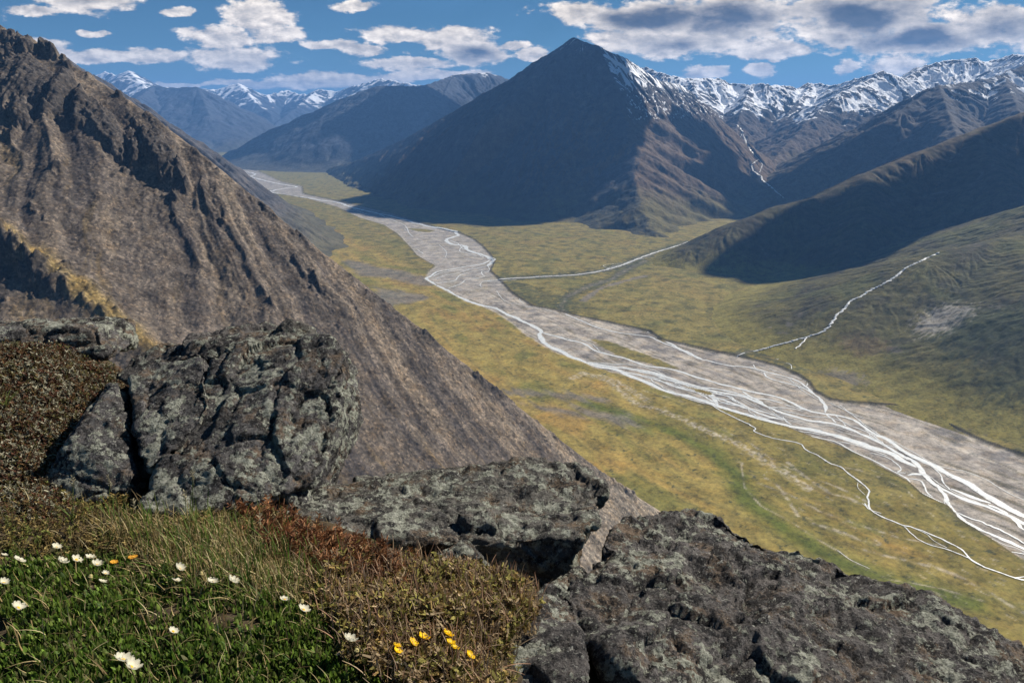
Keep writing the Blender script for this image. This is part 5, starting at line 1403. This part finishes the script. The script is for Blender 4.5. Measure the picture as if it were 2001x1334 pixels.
for i, (u, v, k_, lab) in enumerate([(176, 1127, 'bud', 'closed yellowish bud under the dense row of white flowers'), (696, 1272, 'bud', 'round yellow bud beside the flower on the tall dark stem'), (589, 1175, 'bud', 'small brown bud above the wide white flower'),
                                     (392, 1121, 'bud', 'orange withered bud between the tawny grass flowers')]):
    flower(u, v, lab, .012, k_, height=0.05, seed=60 + i)
flower(260, 1088, 'flat orange withered flower in dry grass right of the dense row', .012, 'orange', nrm=(0.1, 0.2, 1), cup=.15, height=0.05, seed=70)
flower(223, 1098, 'small orange withered flower beside the dense row of white ones', .010, 'orange', nrm=(0.1, 0.2, 1), cup=.2, height=0.05, seed=71)
# tall sedges in front of the slabs
def sedge(ub, vb, ut, vt, label, seed, nb=4):
    fr = random.Random(seed)
    b = ghit(ub, vb); rt = Vector(tuple(ray(ut, vt))); t = rt * (b.y / rt.y)
    root = empty('sedge', b); tag(root, label, 'grass')
    hd = t - b
    put(root, 'stem', tube([(0, 0, -.01), hd * 0.4 + Vector((0.003, 0, 0)), hd * 0.8, hd], 0.0013), M_GST, Matrix())
    TT, FF = sprig(22, seed, 0.24, 0.035)
    co = TT * 0.055 * np.array([0.7, 0.7, 1.0]); co = co + np.array(hd) - np.array([0, 0, 0.03])
    me = mesh_np('seed_head', co, FF); add_attr(me, 'col', mixcol(len(co), [(0.22, 0.19, 0.12), (0.30, 0.27, 0.18)])); put(root, 'seed_head', me, M_DRY, Matrix())
    for i in range(nb):
        a = fr.uniform(0, TAU); TT, FF = blade(6, fr.uniform(.25, .8), 0.012)
        l_ = fr.uniform(0.05, 0.10); TT = TT * l_; x, y = TT[:, 0].copy(), TT[:, 1].copy()
        TT[:, 0] = x * math.cos(a) - y * math.sin(a); TT[:, 1] = x * math.sin(a) + y * math.cos(a)
        me = mesh_np('blade', TT, FF); add_attr(me, 'col', mixcol(len(TT), GRN, 0.1)); put(root, 'blade', me, M_LEAF, Matrix())
sedge(140, 1018, 143, 942, 'leftmost upright sedge with a pale seed head before the slabs', 3)
sedge(208, 1014, 215, 944, 'upright sedge with a leaning seed head, second from the left', 4)
sedge(374, 1020, 377, 932, 'tallest green sedge standing alone before the overhanging slab', 5)
sedge(364, 1030, 362, 972, 'short sedge beside the tallest one', 6)
sedge(250, 1020, 262, 988, 'low reddish sedge in the middle of the row', 7, 2)
sedge(497, 1062, 508, 1016, 'branching dry sedge at the foot of the dark gap', 8, 2)
# tuft on the mound at the left edge
b = ghit(14, 800); root = empty('grass_tuft', b); tag(root, 'green grass tuft on the reddish mound at the left edge', 'grass')
fr = random.Random(5)
for i in range(16):
    a = fr.uniform(0, TAU); TT, FF = blade(5, fr.uniform(.5, 1.1), 0.03); TT = TT * fr.uniform(.05, .085); x, y = TT[:, 0].copy(), TT[:, 1].copy()
    TT[:, 0] = x * math.cos(a) - y * math.sin(a); TT[:, 1] = x * math.sin(a) + y * math.cos(a)
    me = mesh_np('blade', TT, FF); add_attr(me, 'col', mixcol(len(TT), [(0.12, 0.16, 0.03), (0.16, 0.19, 0.05)], 0.1)); put(root, 'blade', me, M_LEAF, Matrix())
print('plants', time.time() - T0)
# ------------------------------------------------------------------ cumulus added out of view to shade peak, hills and parts of the valley
mc_ = NT('shade_cloud_white'); mc_.bsdf((0.88, 0.88, 0.9), 1.0, None, 0.0)
ci = 0
def shade_cloud(px, y, zt, rx, ry, zc=2350.0, lumps=5, thick=170.0):
    """one cumulus whose shadow falls where (px, y ahead, level zt) is"""
    global ci
    ci += 1
    r_ = np.random.default_rng(500 + ci)
    k = (zc - zt) / SDIR.z
    cx_, cy_ = px + SDIR.x * k, y + SDIR.y * k
    co_, qs_ = [], []; b_ = 0
    nu, nv_ = 72, 40
    th, ph = np.meshgrid(np.linspace(0, 2 * np.pi, nu, endpoint=False), np.linspace(0.001, np.pi - 0.001, nv_))
    d = np.stack([np.sin(ph) * np.cos(th), np.sin(ph) * np.sin(th), np.cos(ph)], -1).reshape(-1, 3)
    rr = 1 + 0.55 * fbm3(d * 1.7 + ci * 9.1, 5, 3, 0.6) + 0.12 * fbm3(d * 9 + ci, 3, 5)
    c_ = d * rr[:, None] * np.array([rx, ry, thick])
    c_[:, 2] = np.where(c_[:, 2] < 0, c_[:, 2] * 0.35, c_[:, 2])
    i, j = np.meshgrid(np.arange(nu), np.arange(nv_ - 1))
    q_ = np.stack([j * nu + i, j * nu + (i + 1) % nu, (j + 1) * nu + (i + 1) % nu, (j + 1) * nu + i], -1).reshape(-1, 4)
    me = mesh_np('shade_cloud', c_, q_[:, ::-1])
    o = link('shade_cloud', me, mc_.m); o.location = (cx_, cy_, zc)
    tag(o, None, None, None, 'structure')
# shade on the peak
for a_ in [(-120, 5450, -150, 480, 560), (-60, 6200, 200, 340, 380), (0, 4800, -520, 520, 420), (-60, 5020, -450, 340, 280), (200, 5950, 200, 330, 400)]: shade_cloud(*a_)
# shade on the hills at the right, the far blue mountain and strips of the valley floor
for a_ in [(1560, 2980, -440, 330, 260), (2100, 3150, -300, 420, 300), (2300, 5200, -200, 700, 420), (1500, 5600, -250, 500, 330)]: shade_cloud(*a_)
for u_, v_, rx_, ry_ in ((1500, 490, 150, 110), (1620, 500, 190, 110), (1760, 460, 190, 130), (1580, 440, 150, 120)):
    t_ = hill_hit(u_, v_, HL); shade_cloud(t_[0], t_[1], t_[2], rx_, ry_)
for u_, v_, rx_, ry_ in ((990, 436, 230, 130),):
    t_ = PF(u_, v_); shade_cloud(t_[0], t_[1], t_[2], rx_, ry_, thick=120.0)
for a_ in [(-1500, 9700, -200, 900, 700), (-3300, 10800, -300, 900, 700)]: shade_cloud(*a_, zc=3300.0)
